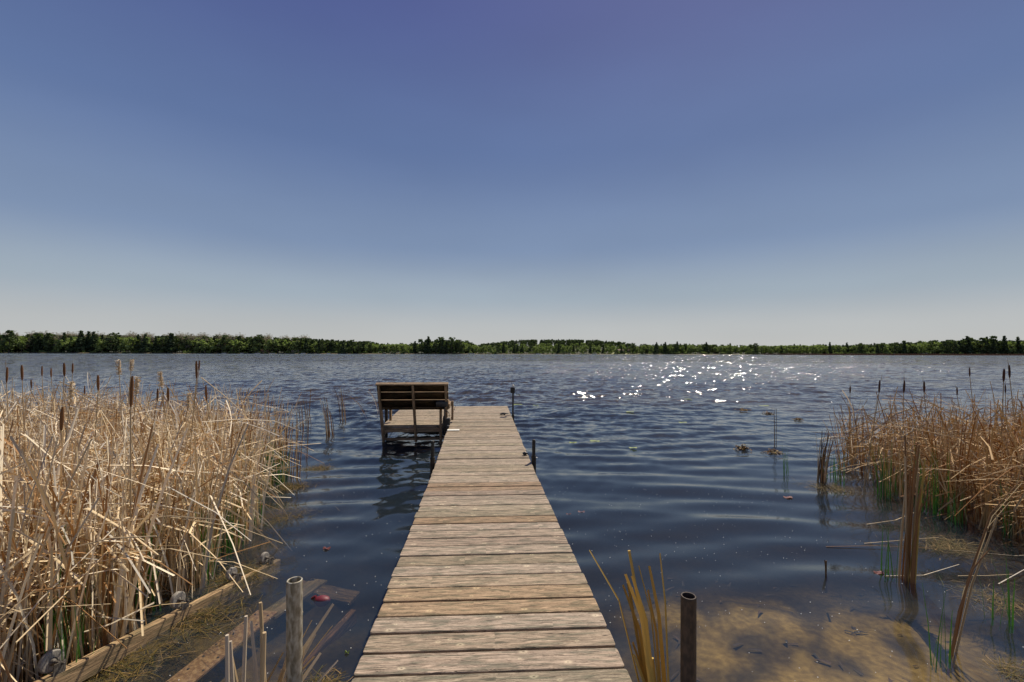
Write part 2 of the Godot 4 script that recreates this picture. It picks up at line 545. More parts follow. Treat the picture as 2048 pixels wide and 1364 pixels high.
# ---------------------------------------------------------------- dock, bench, posts
func dock() -> void:
	var rng := RandomNumberGenerator.new(); rng.seed = 101
	var d := thing("dock", "weathered plank dock running out over the lake to a bench", "dock", along_dock(0, 0, 0))
	var inv := -along_dock(0, 0, 0)
	var up1 := Vector3.UP
	var rise := (AXIS + Vector3.UP * 0.0295).normalized()
	var s := -0.62
	while s < 10.5:
		var far := s > 5.34
		var wide := 0.1305 + rng.randf_range(-0.004, 0.003)
		var skew := (0.020 if not far else 0.004) + rng.randf_range(-0.006, 0.006)
		var along := (SIDE - AXIS * skew).normalized()
		var fwd := AXIS if not far else rise
		var up := along.cross(-fwd) * -1.0
		if up.y < 0.0: up = -up
		var shade := rng.randf_range(0.74, 1.16)
		var tint := Color(shade * rng.randf_range(0.97, 1.04), shade, shade * rng.randf_range(0.92, 1.02))
		if absf(s - 2.53) < 0.16: tint = Color(0.95, 0.85, 0.70)      # two planks gone brown and soft at their edges
		if absf(s - 3.75) < 0.08: tint = Color(0.80, 0.70, 0.58)
		if s > 4.62 and s < 4.78: tint = Color(0.82, 0.72, 0.62)
		var turn := turned(along * (1.0 if rng.randf() < 0.5 else -1.0), up)
		part("plank", board(1.22 + rng.randf_range(-0.006, 0.006), wide, 0.038, 0.013, rng.randi() % 8, rng.randf(), tint, rng.randf_range(-0.002, 0.003)), d, along_dock(rng.randf_range(-0.004, 0.004), s + 0.07, deck_height(s + 0.07) + rng.randf_range(-0.003, 0.003)) + inv, turn)
		s += 0.1458
	# the side platform that carries the bench
	s = 8.30
	while s < 10.5:
		var along := (SIDE - AXIS * 0.004).normalized()
		var up := along.cross(rise)
		if up.y < 0.0: up = -up
		var shade := rng.randf_range(0.74, 1.10)
		part("plank", board(1.20 + rng.randf_range(-0.006, 0.006), 0.131, 0.038, 0.013, rng.randi() % 8, rng.randf(), Color(shade, shade * 0.98, shade * 0.92), 0.0), d, along_dock(-1.222, s + 0.07, deck_height(s + 0.07) + 0.006 + rng.randf_range(-0.003, 0.003)) + inv, turned(along, up))
		s += 0.1458
	# beams under the planks
	var beam_tint := Color(1.0, 0.95, 0.88)
	for u in [-0.57, 0.0, 0.57]:
		part("stringer", board(5.95, 0.038, 0.13, 0.004, 3, rng.randf(), beam_tint), d, along_dock(u, 2.33, 0.23 - 0.0415) + inv, turned(AXIS, Vector3.UP))
		part("stringer", board(5.12, 0.038, 0.13, 0.004, 5, rng.randf(), beam_tint), d, along_dock(u, 7.97, deck_height(7.97) - 0.0415) + inv, turned(rise, Vector3.UP))
	for u in [-1.78, -1.22, -0.68]:
		part("stringer", board(2.15, 0.038, 0.13, 0.004, 6, rng.randf(), beam_tint), d, along_dock(u, 9.42, deck_height(9.42) - 0.0375) + inv, turned(rise, Vector3.UP))
	part("fascia", board(1.19, 0.03, 0.085, 0.004, 2, 0.3, Color(0.95, 0.85, 0.7)), d, along_dock(-1.222, 8.318, deck_height(8.3) - 0.04) + inv, turned(SIDE, Vector3.UP))


func bench() -> void:
	var b := thing("bench", "brown slatted wooden bench facing the lake on the side platform", "bench", along_dock(-1.222, 8.3, 0.0))
	var inv := -along_dock(-1.222, 8.3, 0.0)
	var dark := Color(0.84, 0.73, 0.59)      # one brown stain all over
	var lean := (AXIS * -0.42 + Vector3.UP * 1.05).normalized()      # posts and back lean towards the shore
	var facing := AXIS + Vector3.UP * 0.4
	facing = (facing - lean * facing.dot(lean)).normalized()
	for u in [-1.80, -1.215, -0.645]:
		var at := along_dock(u, 8.355, 0.02)
		part("post", board(1.155, 0.040, 0.085, 0.004, 1, u, dark), b, at + lean * 0.577 + inv - facing * 0.043, turned(lean, -facing))
	for k in 3:      # slats on the lake side of the posts, seen from behind with their top edges in the sun
		var up_post := 1.155 - 0.075 - k * 0.155
		var c := along_dock(-1.222, 8.355, 0.02) + lean * up_post + facing * 0.046
		part("back_slat", board(1.235, 0.140, 0.038, 0.004, 4 + k % 2, 0.2 * k, dark), b, c + inv, turned(SIDE, facing))
	var rail := along_dock(-1.222, 8.355, 0.02) + lean * 0.668 + facing * 0.046
	part("back_rail", board(1.235, 0.036, 0.038, 0.004, 7, 0.5, dark), b, rail + inv, turned(SIDE, facing))
	part("top_cap", board(1.25, 0.088, 0.020, 0.004, 0, 0.1, dark), b, along_dock(-1.222, 8.355, 0.02) + lean * 1.178 + inv, turned(SIDE, lean))
	for k in 3:
		part("seat_slat", board(1.21, 0.135, 0.036, 0.004, 2, 0.3 * k, dark), b, along_dock(-1.222, 8.215 + 0.142 * k, 0.765 - 0.006 * k) + inv, turned(SIDE, Vector3.UP))
	for u in [-1.80, -0.645]:
		part("arm_brace", board(0.5, 0.038, 0.085, 0.004, 3, u, dark), b, along_dock(u + 0.041, 8.36, 0.727) + inv, turned(AXIS, Vector3.UP))
		part("front_leg", board(0.36, 0.038, 0.085, 0.004, 5, u, dark), b, along_dock(u + 0.082, 8.53, 0.55) + inv, turned(Vector3.UP, -AXIS))
	# frame below the seat platform: a cross rail just over the water and thin diagonal rods
	part("cross_rail", board(1.18, 0.04, 0.045, 0.004, 6, 0.4, dark), b, along_dock(-1.222, 8.40, 0.075) + inv, turned(SIDE, Vector3.UP))
	var iron := mat(0.06, 0.055, 0.05, 0.6, 0.4)
	for q in [[-1.72, 0.075, -1.62, 0.23], [-1.60, 0.075, -1.25, 0.215], [-1.42, 0.075, -1.27, 0.22], [-1.15, 0.22, -0.98, 0.075], [-0.88, 0.075, -0.74, 0.215]]:
		var mb := MB.new()
		mb.tube([along_dock(q[0], 8.40, q[1]) + inv, along_dock(q[2], 8.42, q[3]) + inv], [0.006, 0.006], 6, Color.WHITE)
		part("brace_rod", mb.mesh(iron), b)


func pipe(long: float, radius: float, col: Color, open_top := true) -> MB:      # base at the origin
	var mb := MB.new()
	if open_top:
		mb.lathe([Vector2(radius, 0.0), Vector2(radius, long - 0.003), Vector2(radius - 0.002, long), Vector2(radius - 0.0055, long), Vector2(radius - 0.007, long - 0.003), Vector2(radius - 0.007, long - 0.5)], 28, col)
	else:
		mb.lathe([Vector2(radius, 0.0), Vector2(radius, long - 0.012), Vector2(radius * 0.8, long - 0.003), Vector2(0.001, long)], 20, col)
	return mb


func noisy(base: Color, to: Color, scale: float, seed_: int, rough: float, metal: float) -> StandardMaterial3D:
	var m := mat(1, 1, 1, rough, metal)
	var t := NoiseTexture2D.new()
	t.width = 256; t.height = 256; t.seamless = true
	var f := FastNoiseLite.new(); f.seed = seed_; f.frequency = 0.02; f.fractal_octaves = 5
	t.noise = f
	var g := Gradient.new()
	g.set_color(0, base.linear_to_srgb()); g.set_color(1, to.linear_to_srgb()); g.set_offset(0, 0.25); g.set_offset(1, 0.75)
	t.color_ramp = g
	m.albedo_texture = t; m.uv1_triplanar = true; m.uv1_scale = Vector3(scale, scale * 0.35, scale)
	return m


func posts() -> void:
	var zinc := noisy(Color(0.19, 0.16, 0.10), Color(0.50, 0.47, 0.38), 9.0, 4, 0.55, 0.35)
	var rusty := noisy(Color(0.045, 0.035, 0.028), Color(0.10, 0.07, 0.05), 12.0, 9, 0.6, 0.3)
	var black := noisy(Color(0.018, 0.018, 0.016), Color(0.05, 0.042, 0.03), 14.0, 2, 0.6, 0.2)
	single("pipe_post", pipe(1.05, 0.030, Color.WHITE).mesh(zinc), "open grey galvanised pipe standing among pale cut reeds by the dock", "post", Vector3(-0.868, -0.31, -1.79))
	single("pipe_post", pipe(1.0, 0.030, Color.WHITE).mesh(rusty), "open dark rusty pipe standing beside ochre cut reed stems", "post", Vector3(0.708, -0.32, -1.79))
	# capped posts at the joint of the dock, each in a sleeve bracket bolted to the side
	for side in [-1.0, 1.0]:
		var at := along_dock(side * 0.648, 5.76, 0.0)
		var t := thing("dock_post", "short dark capped post at the dock joint, on the bench side" if side < 0.0 else "short dark capped post at the dock joint, on the side away from bench", "post", at + Vector3(0, -1.0, 0))
		part("pole", pipe(1.53, 0.022, Color.WHITE, false).mesh(black), t)
		part("sleeve", pipe(0.24, 0.030, Color(1.4, 0.9, 0.6)).mesh(black), t, Vector3(0, 1.08, 0))
		var mb := MB.new()
		mb.box(-SIDE * side * 0.028, Vector3(0.012, 0.10, 0.07), Color(1.2, 1.0, 0.8), turned(SIDE, Vector3.UP))
		part("bracket", mb.mesh(black), t, Vector3(0, 1.16, 0))
		var nut := MB.new()
		nut.tube([SIDE * side * 0.02, SIDE * side * 0.048], [0.009, 0.009], 6, Color.WHITE)
		part("set_screw", nut.mesh(mat(0.6, 0.6, 0.58, 0.35, 0.9)), t, Vector3(0, 1.29, 0))
	# tall pole near the lake end with a small hand winch
	var w := thing("winch_post", "slim black pole with hand winch at the lake end of the dock", "post", along_dock(0.655, 9.42, -1.2))
	part("pole", pipe(2.16, 0.018, Color.WHITE, false).mesh(black), w)
	part("sleeve", pipe(0.25, 0.026, Color(1.5, 1.0, 0.6)).mesh(black), w, Vector3(0, 1.30, 0))
	var box := MB.new()
	box.box(Vector3.ZERO, Vector3(0.095, 0.115, 0.07), Color.WHITE)
	box.box(Vector3(0.0, 0.03, 0.037), Vector3(0.07, 0.03, 0.006), Color(1.5, 1.5, 1.5))
	part("winch_box", box.mesh(black), w, Vector3(-0.008, 2.06, 0.02))
	var cap := MB.new()
	cap.lathe([Vector2(0.026, -0.02), Vector2(0.026, 0.02), Vector2(0.018, 0.032), Vector2(0.001, 0.034)], 16, Color.WHITE)
	part("cap", cap.mesh(mat(0.55, 0.53, 0.46, 0.5, 0.4)), w, Vector3(0, 2.14, 0))
	var crank := MB.new()
	crank.tube([Vector3(0.03, 0.02, 0.02), Vector3(0.065, 0.02, 0.02), Vector3(0.07, -0.075, 0.02), Vector3(0.155, -0.08, 0.02)], [0.006, 0.006, 0.006, 0.010], 8, Color.WHITE)
	part("crank_handle", crank.mesh(black), w, Vector3(0, 2.05, 0))
	# platform post on the reed side
	single("platform_post", pipe(1.72, 0.03, Color(1.2, 0.9, 0.7), false).mesh(black), "dark post holding the outer edge of the bench platform", "post", along_dock(-1.875, 8.95, -1.1))
	single("timber_post", board(0.78, 0.045, 0.045, 0.004, 3, 0.2, Color(0.95, 0.85, 0.7)), "square tan timber upright by the motor under the bench back", "post", along_dock(-0.76, 8.262, 0.262), turned(Vector3.UP, -AXIS))


func deck_things() -> void:
	var black := mat(0.012, 0.013, 0.016, 0.35)
	var m := thing("boat_motor", "black electric boat motor clamped to the dock beside the bench", "motor", along_dock(-0.70, 8.05, 0.0))
	var head := MB.new()
	# rounded housing: a swept block with eased ends
	var prof := []
	for k in 9:
		var t := k / 8.0
		prof.append([lerpf(-0.10, 0.10, t), 0.050 + 0.012 * sin(t * PI)])
	for k in 8:
		var a: Array = prof[k]
		var b: Array = prof[k + 1]
		for q in 12:
			var f0 := TAU * q / 12.0
			var f1 := TAU * (q + 1) / 12.0
			var e0 := Vector2(cos(f0), sin(f0)); var e1 := Vector2(cos(f1), sin(f1))
			e0 = Vector2(signf(e0.x) * pow(absf(e0.x), 0.5), signf(e0.y) * pow(absf(e0.y), 0.5)); e1 = Vector2(signf(e1.x) * pow(absf(e1.x), 0.5), signf(e1.y) * pow(absf(e1.y), 0.5))
			head.quad(Vector3(a[0], e0.y * a[1], e0.x * a[1]), Vector3(a[0], e1.y * a[1], e1.x * a[1]), Vector3(b[0], e1.y * b[1], e1.x * b[1]), Vector3(b[0], e0.y * b[1], e0.x * b[1]), Color.WHITE)
			if k == 0: head.tri(Vector3(a[0], e1.y * a[1], e1.x * a[1]), Vector3(a[0], e0.y * a[1], e0.x * a[1]), Vector3(a[0], 0, 0), Color.WHITE)
			if k == 7: head.tri(Vector3(b[0], e0.y * b[1], e0.x * b[1]), Vector3(b[0], e1.y * b[1], e1.x * b[1]), Vector3(b[0], 0, 0), Color.WHITE)
	part("motor_head", head.mesh(black), m, Vector3(-0.02, 0.735, 0))
	var shaft := MB.new()
	shaft.tube([Vector3(0.03, 0.70, 0), Vector3(0.045, -0.55, 0.02)], [0.014, 0.014], 10, Color.WHITE)
	part("shaft", shaft.mesh(black), m)
	var low := MB.new()
	low.lathe([Vector2(0.001, -0.2), Vector2(0.035, -0.15), Vector2(0.042, 0.0), Vector2(0.035, 0.14), Vector2(0.001, 0.18)], 14, Color.WHITE, Vector3(0.045, -0.6, 0.02), Basis(Vector3.RIGHT, PI / 2))
	part("lower_unit", low.mesh(black), m)
	var clamp_ := MB.new()
	clamp_.box(Vector3(0.045, 0.40, 0.0), Vector3(0.06, 0.14, 0.05), Color.WHITE)
	clamp_.box(Vector3(0.085, 0.30, 0.0), Vector3(0.05, 0.10, 0.09), Color.WHITE)
	clamp_.box(Vector3(0.03, 0.20, 0.0), Vector3(0.07, 0.12, 0.04), Color.WHITE, Basis(Vector3(0, 0, 1), 0.4))
	clamp_.tube([Vector3(0.02, 0.52, 0.02), Vector3(0.0, 0.28, 0.03), Vector3(0.035, 0.1, 0.03)], [0.016, 0.018, 0.012], 8, Color.WHITE)
	part("clamp", clamp_.mesh(black), m)
	for q in [[0.075, 0.245, 0.05], [0.03, 0.175, 0.05], [0.015, 0.13, 0.06]]:
		var nut := MB.new()
		nut.lathe([Vector2(0.001, -0.008), Vector2(0.011, -0.006), Vector2(0.011, 0.006), Vector2(0.001, 0.008)], 8, Color.WHITE, Vector3.ZERO, Basis(Vector3.RIGHT, PI / 2))
		part("clamp_screw", nut.mesh(mat(0.6, 0.6, 0.6, 0.3, 0.9)), m, Vector3(q[0], q[1], q[2]))
	var cable := MB.new()
	var pts := []
	var rad := []
	for k in 12:
		var t := k / 11.0
		pts.append(Vector3(0.03 + 0.085 * sin(t * PI * 0.62), 0.61 - 0.13 * t * t + 0.015 * sin(t * PI), 0.03)); rad.append(0.0055)
	cable.tube(pts, rad, 7, Color.WHITE)
	part("cable", cable.mesh(black), m)
	var bx := MB.new()
	bx.box(Vector3.ZERO, Vector3(0.055, 0.115, 0.05), Color.WHITE)
	var lid := MB.new()
	lid.box(Vector3(0, 0.062, 0), Vector3(0.06, 0.01, 0.055), Color.WHITE)
	part("lid", lid.mesh(mat(0.24, 0.23, 0.2, 0.6)), part("control_box", bx.mesh(black), m, Vector3(0.105, 0.425, 0.04)))

	var pl := MB.new()
	pl.box(Vector3.ZERO, Vector3(0.205, 0.004, 0.10), Color.WHITE)
	single("white_plate", pl.mesh(mat(0.82, 0.80, 0.70, 0.6)), "small white plate lying on the dock planks near the bench", "plate", along_dock(-0.50, 7.80, deck_height(7.80) + 0.009), turned(SIDE + AXIS * 0.03, Vector3.UP - AXIS * 0.0295))
	for q in [[0.47, 9.32, 0.19], [0.57, 6.05, 0.07]]:
		var cl := thing("cleat", "black rope cleat with a loose end on dock by winch pole" if q[1] > 7.0 else "short black iron cleat at dock edge beside capped post", "cleat", along_dock(q[0], q[1], deck_height(q[1]) + 0.004))
		var bar := MB.new()
		var rise := SIDE * 0.97 + AXIS * 0.22
		bar.tube([rise * -q[2] * 0.5 + Vector3.UP * 0.02, rise * -q[2] * 0.2 + Vector3.UP * 0.030, rise * q[2] * 0.2 + Vector3.UP * 0.030, rise * q[2] * 0.5 + Vector3.UP * 0.022], [0.016, 0.022, 0.014, 0.008], 8, Color.WHITE)
		part("bar", bar.mesh(black), cl)
		var foot := MB.new()
		foot.box(Vector3(0, 0.008, 0), Vector3(0.03, 0.02, 0.03), Color.WHITE)
		part("foot", foot.mesh(black), cl)


# ---------------------------------------------------------------- the roller ramp in the shallows
func roller_ramp() -> void:
	var t := thing("roller_ramp", "half sunken boat ramp of wooden rails with small rubber wheels", "boat ramp", Vector3(-1.7, 0.0, -2.6))
	var inv := Vector3(1.7, 0.0, 2.6)
	var a := Vector3(-2.27, 0.185, -1.55)
	var b := Vector3(-1.885, -0.022, -3.62)
	var dir := (b - a).normalized()
	part("rail", board((b - a).length(), 0.042, 0.10, 0.004, 4, 0.15, Color(1.02, 0.86, 0.62)), t, (a + b) * 0.5 + inv, turned(dir, Vector3.UP))
	var a2 := Vector3(-1.40, -0.36, -2.6)
	var b2 := Vector3(-1.20, -0.30, -3.4)
	part("rail", board((b2 - a2).length(), 0.045, 0.10, 0.004, 2, 0.6, Color(0.95, 0.62, 0.35)), t, (a2 + b2) * 0.5 + inv, turned(b2 - a2, Vector3.UP))
	# walkway plate with rows of holes, resting on the bottom
	var rust := noisy(Color(0.25, 0.13, 0.045), Color(0.46, 0.29, 0.12), 6.0, 33, 0.85, 0.1)
	var p0 := Vector3(-1.765, -0.06, -2.05)
	var p1 := Vector3(-1.645, -0.095, -3.02)
	var mid := (p0 + p1) * 0.5
	var plate := MB.new()
	var long := (p1 - p0).length()
	plate.box(Vector3(0, -0.006, 0), Vector3(long, 0.012, 0.145), Color.WHITE)
	part("walk_plate", plate.mesh(rust), t, mid + inv, turned(p1 - p0, Vector3.UP))
	var bolt := MB.new()
	bolt.lathe([Vector2(0.0065, 0.0), Vector2(0.0065, 0.003), Vector2(0.001, 0.0035)], 8, Color.WHITE)
	var bolt_mesh := bolt.mesh(mat(0.03, 0.022, 0.018, 0.8))
	for k in 9:
		for w in [-0.045, 0.045]:
			part("bolt", bolt_mesh, t, mid + inv + turned(p1 - p0, Vector3.UP) * Vector3((k + 0.5) / 9.0 * long - long * 0.5, 0.0005, w + 0.012 * sin(k * 2.3)), turned(p1 - p0, Vector3.UP))
	part("sunken_board", board(0.62, 0.14, 0.02, 0.004, 1, 0.3, Color(0.75, 0.66, 0.38)), t, Vector3(-1.61, -0.16, -3.33) + inv, turned(Vector3(0.16, -0.10, -1.0), Vector3.UP))
	part("cross_member", board(0.85, 0.16, 0.03, 0.004, 6, 0.7, Color(0.95, 0.72, 0.38)), t, Vector3(-1.70, -0.34, -3.78) + inv, turned(Vector3(1.0, -0.05, 0.24), Vector3(0.1, 1, 0.1)))
	# wheels on forked brackets
	var rubber := noisy(Color(0.20, 0.18, 0.15), Color(0.40, 0.37, 0.31), 25.0, 61, 0.95, 0.0)
	var steel := noisy(Color(0.07, 0.055, 0.04), Color(0.20, 0.18, 0.15), 20.0, 6, 0.7, 0.3)
	for q in [[0.285, 0.050], [0.60, 0.048], [0.80, 0.043], [0.955, 0.042]]:
		var on := a.lerp(b, q[0])
		var axle := on + Vector3(-0.012, 0.040, 0.0)
		var across := dir.cross(Vector3.UP).normalized()
		var w := MB.new()
		var r: float = q[1]
		var turn := Basis(dir, across, dir.cross(across))
		w.lathe([Vector2(r * 0.35, -0.013), Vector2(r * 0.5, -0.0135), Vector2(r * 0.9, -0.0135), Vector2(r * 0.93, -0.0130), Vector2(r * 0.99, -0.009), Vector2(r, -0.007), Vector2(r, 0.007), Vector2(r * 0.99, 0.009), Vector2(r * 0.93, 0.0130), Vector2(r * 0.9, 0.0135), Vector2(r * 0.5, 0.0135), Vector2(r * 0.35, 0.013)], 24, Color.WHITE, Vector3.ZERO, turn)
		var wheel := part("wheel", w.mesh(rubber), t, axle - across * 0.038 + inv)
		var hub := MB.new()
		hub.lathe([Vector2(0.001, -0.024), Vector2(r * 0.36, -0.018), Vector2(r * 0.36, 0.018), Vector2(0.001, 0.028)], 12, Color.WHITE, Vector3.ZERO, turn)
		part("hub", hub.mesh(steel), wheel)
		var br := MB.new()
		var fork := axle + across * 0.029
		br.quad(fork - dir * 0.055 - Vector3.UP * 0.085 + inv, fork + dir * 0.02 - Vector3.UP * 0.085 + inv, fork + dir * 0.014 + Vector3.UP * 0.012 + inv, fork - dir * 0.010 + Vector3.UP * 0.012 + inv, Color.WHITE)
		br.box(fork - Vector3.UP * 0.035 - dir * 0.012 + inv, Vector3(0.05, 0.085, 0.006), Color.WHITE, turned(dir, Vector3.UP))
		br.tube([axle - across * 0.062 + inv, axle + across * 0.048 + inv], [0.006, 0.006], 8, Color.WHITE)
		part("fork", br.mesh(steel), t)
	var fl := MB.new()
	fl.lathe([Vector2(0.001, -0.045), Vector2(0.03, -0.040), Vector2(0.050, -0.018), Vector2(0.055, 0.004), Vector2(0.046, 0.022), Vector2(0.025, 0.034), Vector2(0.001, 0.037)], 20, Color.WHITE)
	var buoy := thing("float", "dark red oval float bobbing by the sunken ramp", "float", Vector3(-1.27, 0.0, -3.0))
	part("hull", fl.mesh(noisy(Color(0.09, 0.008, 0.014), Color(0.20, 0.012, 0.028), 30.0, 14, 0.55, 0.0)), buoy, Vector3(0, -0.014, 0), Basis(Vector3.UP, 0.4).scaled(Vector3(1.0, 0.8, 0.7)))
	var eye := MB.new()
	eye.tube([Vector3(-0.07, 0.0, 0), Vector3(-0.055, 0.01, 0.0), Vector3(-0.04, 0.012, 0)], [0.006, 0.008, 0.01], 8, Color.WHITE)
	part("eyelet", eye.mesh(mat(0.16, 0.012, 0.022, 0.45)), buoy)


# ---------------------------------------------------------------- reeds
func reed_color(rng: RandomNumberGenerator, brown := false) -> Color:
	var t := rng.randf()
	var base: Color
	if t < 0.45: base = Color(0.72, 0.56, 0.33)
	elif t < 0.70: base = Color(0.87, 0.75, 0.54)
	elif t < 0.90: base = Color(0.40, 0.22, 0.085)
	else: base = Color(0.52, 0.47, 0.38)
	var s := rng.randf_range(0.7, 1.15)
	if brown: base = Color(base.r * 0.68, base.g * 0.57, base.b * 0.42)
	return Color(base.r * s, base.g * s, base.b * s)


func reed_path(rng: RandomNumberGenerator, high: float, kind: int) -> Array:
	var az := rng.randf() * TAU
	var lean := Vector3(cos(az), 0, sin(az)) * rng.randf_range(0.02, 0.20)
	if kind == 0:      # upright, slightly curved
		var bow := Vector3(cos(az + 1.0), 0, sin(az + 1.0)) * rng.randf_range(0.0, 0.24) * high
		return [Vector3.ZERO, lean * high * 0.4 + Vector3.UP * high * 0.4 + bow * 0.16, lean * high * 0.75 + Vector3.UP * high * 0.75 + bow * 0.55, lean * high + Vector3.UP * high + bow]
	if kind == 1:      # snapped over part of the way up
		var k := high * rng.randf_range(0.45, 0.8)
		var knee := lean * k + Vector3.UP * k
		var az2 := rng.randf() * TAU
		var rise := rng.randf_range(-0.95, 0.35)
		var d := Vector3(cos(az2), rise, sin(az2)).normalized()
		var l := high * rng.randf_range(0.35, 0.75)
		return [Vector3.ZERO, knee * 0.5 + Vector3(0.004, 0, 0.003), knee * 0.97, knee + d * 0.04, knee + d * l * 0.6 + Vector3.DOWN * 0.01, knee + d * l + Vector3.DOWN * l * 0.12]
	# lying across the others, drooping and slightly twisted
	var y := high * rng.randf_range(0.15, 0.92)
	var e := rng.randf_range(-0.9, 0.9)
	var dd := Vector3(cos(az), e, sin(az)).normalized()
	var ll := rng.randf_range(0.35, 1.0)
	var c0 := Vector3(0, y, 0)
	var sway := Vector3(-sin(az), rng.randf_range(-0.3, 1.0), cos(az)) * ll * rng.randf_range(-0.12, 0.12)
	return [c0 - dd * ll * 0.5, c0 - dd * ll * 0.2 + sway * 0.8, c0 + dd * ll * 0.15 + sway, c0 + dd * ll * 0.5 + Vector3.DOWN * ll * rng.randf_range(0.0, 0.15)]


func in_left_bed(x: float, z: float) -> bool:
	var f := -z
	var edge := [[1.2, -2.45], [2.0, -2.36], [2.6, -2.24], [3.4, -2.16], [4.0, -2.40], [5.0, -2.76], [6.2, -3.15], [7.0, -3.8], [7.8, -4.6], [8.6, -6.0], [9.6, -9.0]]
	for k in edge.size() - 1:
		if f >= edge[k][0] and f < edge[k + 1][0]:
			var e := lerpf(edge[k][1], edge[k + 1][1], (f - edge[k][0]) / (edge[k + 1][0] - edge[k][0]))
			return x < e + 0.30 * noise.get_noise_2d(x * 2.0, z * 2.0)
	return false


func in_right_bed(x: float, z: float) -> bool:
	var f := -z
	if f < 2.9 or f > 8.0: return false
	var edge := 4.45 + 0.18 * noise.get_noise_2d(3.0, z * 1.3) + maxf(0.0, f - 6.2) * 0.9 + maxf(0.0, 3.5 - f) * 1.2
	return x > edge


func reeds() -> void:
	var rng := RandomNumberGenerator.new(); rng.seed = 2024
	for bed in 2:
		var mb := MB.new()
		var count := 0
		var wanted := 10500 if bed == 0 else 4000
		while count < wanted:
			var f := rng.randf_range(1.3, 9.5) if bed == 0 else rng.randf_range(2.9, 8.0)
			var x := -rng.randf_range(2.1, f * 1.25 + 1.2) if bed == 0 else rng.randf_range(3.9, f * 1.25 + 1.0)
			if not (in_left_bed(x, -f) if bed == 0 else in_right_bed(x, -f)): continue
			if f > 5.5 and rng.randf() < 0.35: continue
			if bed == 1 and noise.get_noise_2d(x * 1.6, f * 1.6 + 9.0) < -0.12: continue
			var patch := 0.5 + 0.5 * noise.get_noise_2d(x * 0.9, f * 0.9 + 40.0)
			var high := (rng.randf_range(0.72, 1.20) if bed == 0 else rng.randf_range(0.50, 1.08)) * (0.80 + 0.35 * patch if bed == 0 else 0.62 + 0.80 * patch)
			var t := rng.randf()
			var kind := 0 if t < 0.28 else (1 if t < 0.66 else 2)
			if kind > 0 and rng.randf() < 0.6 and not (in_left_bed(x + 0.10, -f) if bed == 0 else in_right_bed(x - 0.08, -f)): kind = 0
			var pts := reed_path(rng, high, kind)
			var base := Vector3(x, -0.03, -f)
			for k in pts.size(): pts[k] += base
			var a := rng.randf() * TAU
			var w := rng.randf_range(0.006, 0.018)
			mb.blade(pts, w, w * rng.randf_range(0.3, 0.8), Vector3(cos(a), 0.15, sin(a)), reed_color(rng, bed == 1))
			count += 1
		var label := "dense tangle of dry tan reeds in the water on the bench side of the dock" if bed == 0 else "dense brown dry reed bed across open water from the bench"
		single("reed_bed", mb.mesh(straw), label, "reeds", Vector3.ZERO, Basis.IDENTITY, "", "stuff")
	# single stalks that stand out of the tangle
	for bed in 2:
		var shapes := []
		for k in 26:
			var mb := MB.new()
			var pts := reed_path(rng, rng.randf_range(0.85, 1.25), 0 if k % 13 < 5 else 1)
			var col := reed_color(rng, bed == 1) * 1.08
			var a := rng.randf() * TAU
			if k % 3 == 0:
				var radii := []
				for q in pts.size(): radii.append(lerpf(0.0062, 0.0035, float(q) / (pts.size() - 1)))
				mb.tube(pts, radii, 6, Color(col.r, col.g, col.b))
			else:
				mb.blade(pts, rng.randf_range(0.018, 0.036), rng.randf_range(0.008, 0.016), Vector3(cos(a), 0.1, sin(a)), Color(col.r, col.g, col.b))
			shapes.append(mb.mesh(straw))
		var count := 0
		var wanted := 200 if bed == 0 else 70
		var label := "stout dry reed stalk rising from the tangle on the bench side of the dock" if bed == 0 else "stout dry reed stalk in the brown bed across open water from bench"
		var group := "stout reed stalks in the bed on the bench side" if bed == 0 else "stout reed stalks in the bed across from the bench"
		while count < wanted:
			var f := rng.randf_range(1.6, 3.6) + rng.randf() * rng.randf() * 2.0 if bed == 0 else rng.randf_range(3.0, 6.2)
			var x := -rng.randf_range(2.1, f * 1.16) if bed == 0 else rng.randf_range(3.9, f * 1.16)
			if not (in_left_bed(x, -f) if bed == 0 else in_right_bed(x, -f)): continue
			var s := rng.randf_range(0.85, 1.1) * (1.0 if bed == 0 else 0.82)
			single("dead_reed", shapes[rng.randi() % shapes.size()], label, "reed", Vector3(x, -0.04, -f), Basis(Vector3.UP, rng.randf() * TAU).scaled(Vector3(s, s, s)), group)
			count += 1
	# fresh green shoots along the edges of both beds
	for q in 40:
		var left := q < 30
		var f := rng.randf_range(2.2, 6.0) if left else rng.randf_range(3.2, 6.0)
		var x := -2.2
		while not in_left_bed(x, -f) and x > -9.0 and left: x -= 0.03
		if left: x -= rng.randf_range(0.0, 0.25)
		else: x = 4.1 + rng.randf_range(0.0, 0.5)
		green_shoots(Vector3(x, 0, -f), rng.randi_range(7, 15), rng.randf_range(0.32, 0.75), rng, "new green shoots at the edge of the tan reeds on the bench side" if left else "new green shoots in the brown reed bed across from the bench", "green shoots by the tan reeds" if left else "green shoots by the brown reeds")


func green_shoots(at: Vector3, count: int, high: float, rng: RandomNumberGenerator, label: String, group := "") -> void:
	var t := thing("green_shoots", label, "plant", at, 0.0, group)
	for k in count:
		var mb := MB.new()
		var az := rng.randf() * TAU
		var lean := Vector3(cos(az), 0, sin(az)) * rng.randf_range(0.03, 0.25)
		var h := high * rng.randf_range(0.6, 1.1)
		var s := rng.randf_range(0.7, 1.2)
		mb.blade([Vector3.DOWN * 0.04, lean * h * 0.35 + Vector3.UP * h * 0.45, lean * h + Vector3.UP * h], 0.011, 0.002, Vector3(cos(az + 1.5), 0, sin(az + 1.5)), Color(0.075 * s, 0.20 * s, 0.035 * s))
		part("leaf", mb.mesh(leafy), t, Vector3(rng.randf_range(-0.06, 0.06), 0, rng.randf_range(-0.06, 0.06)))


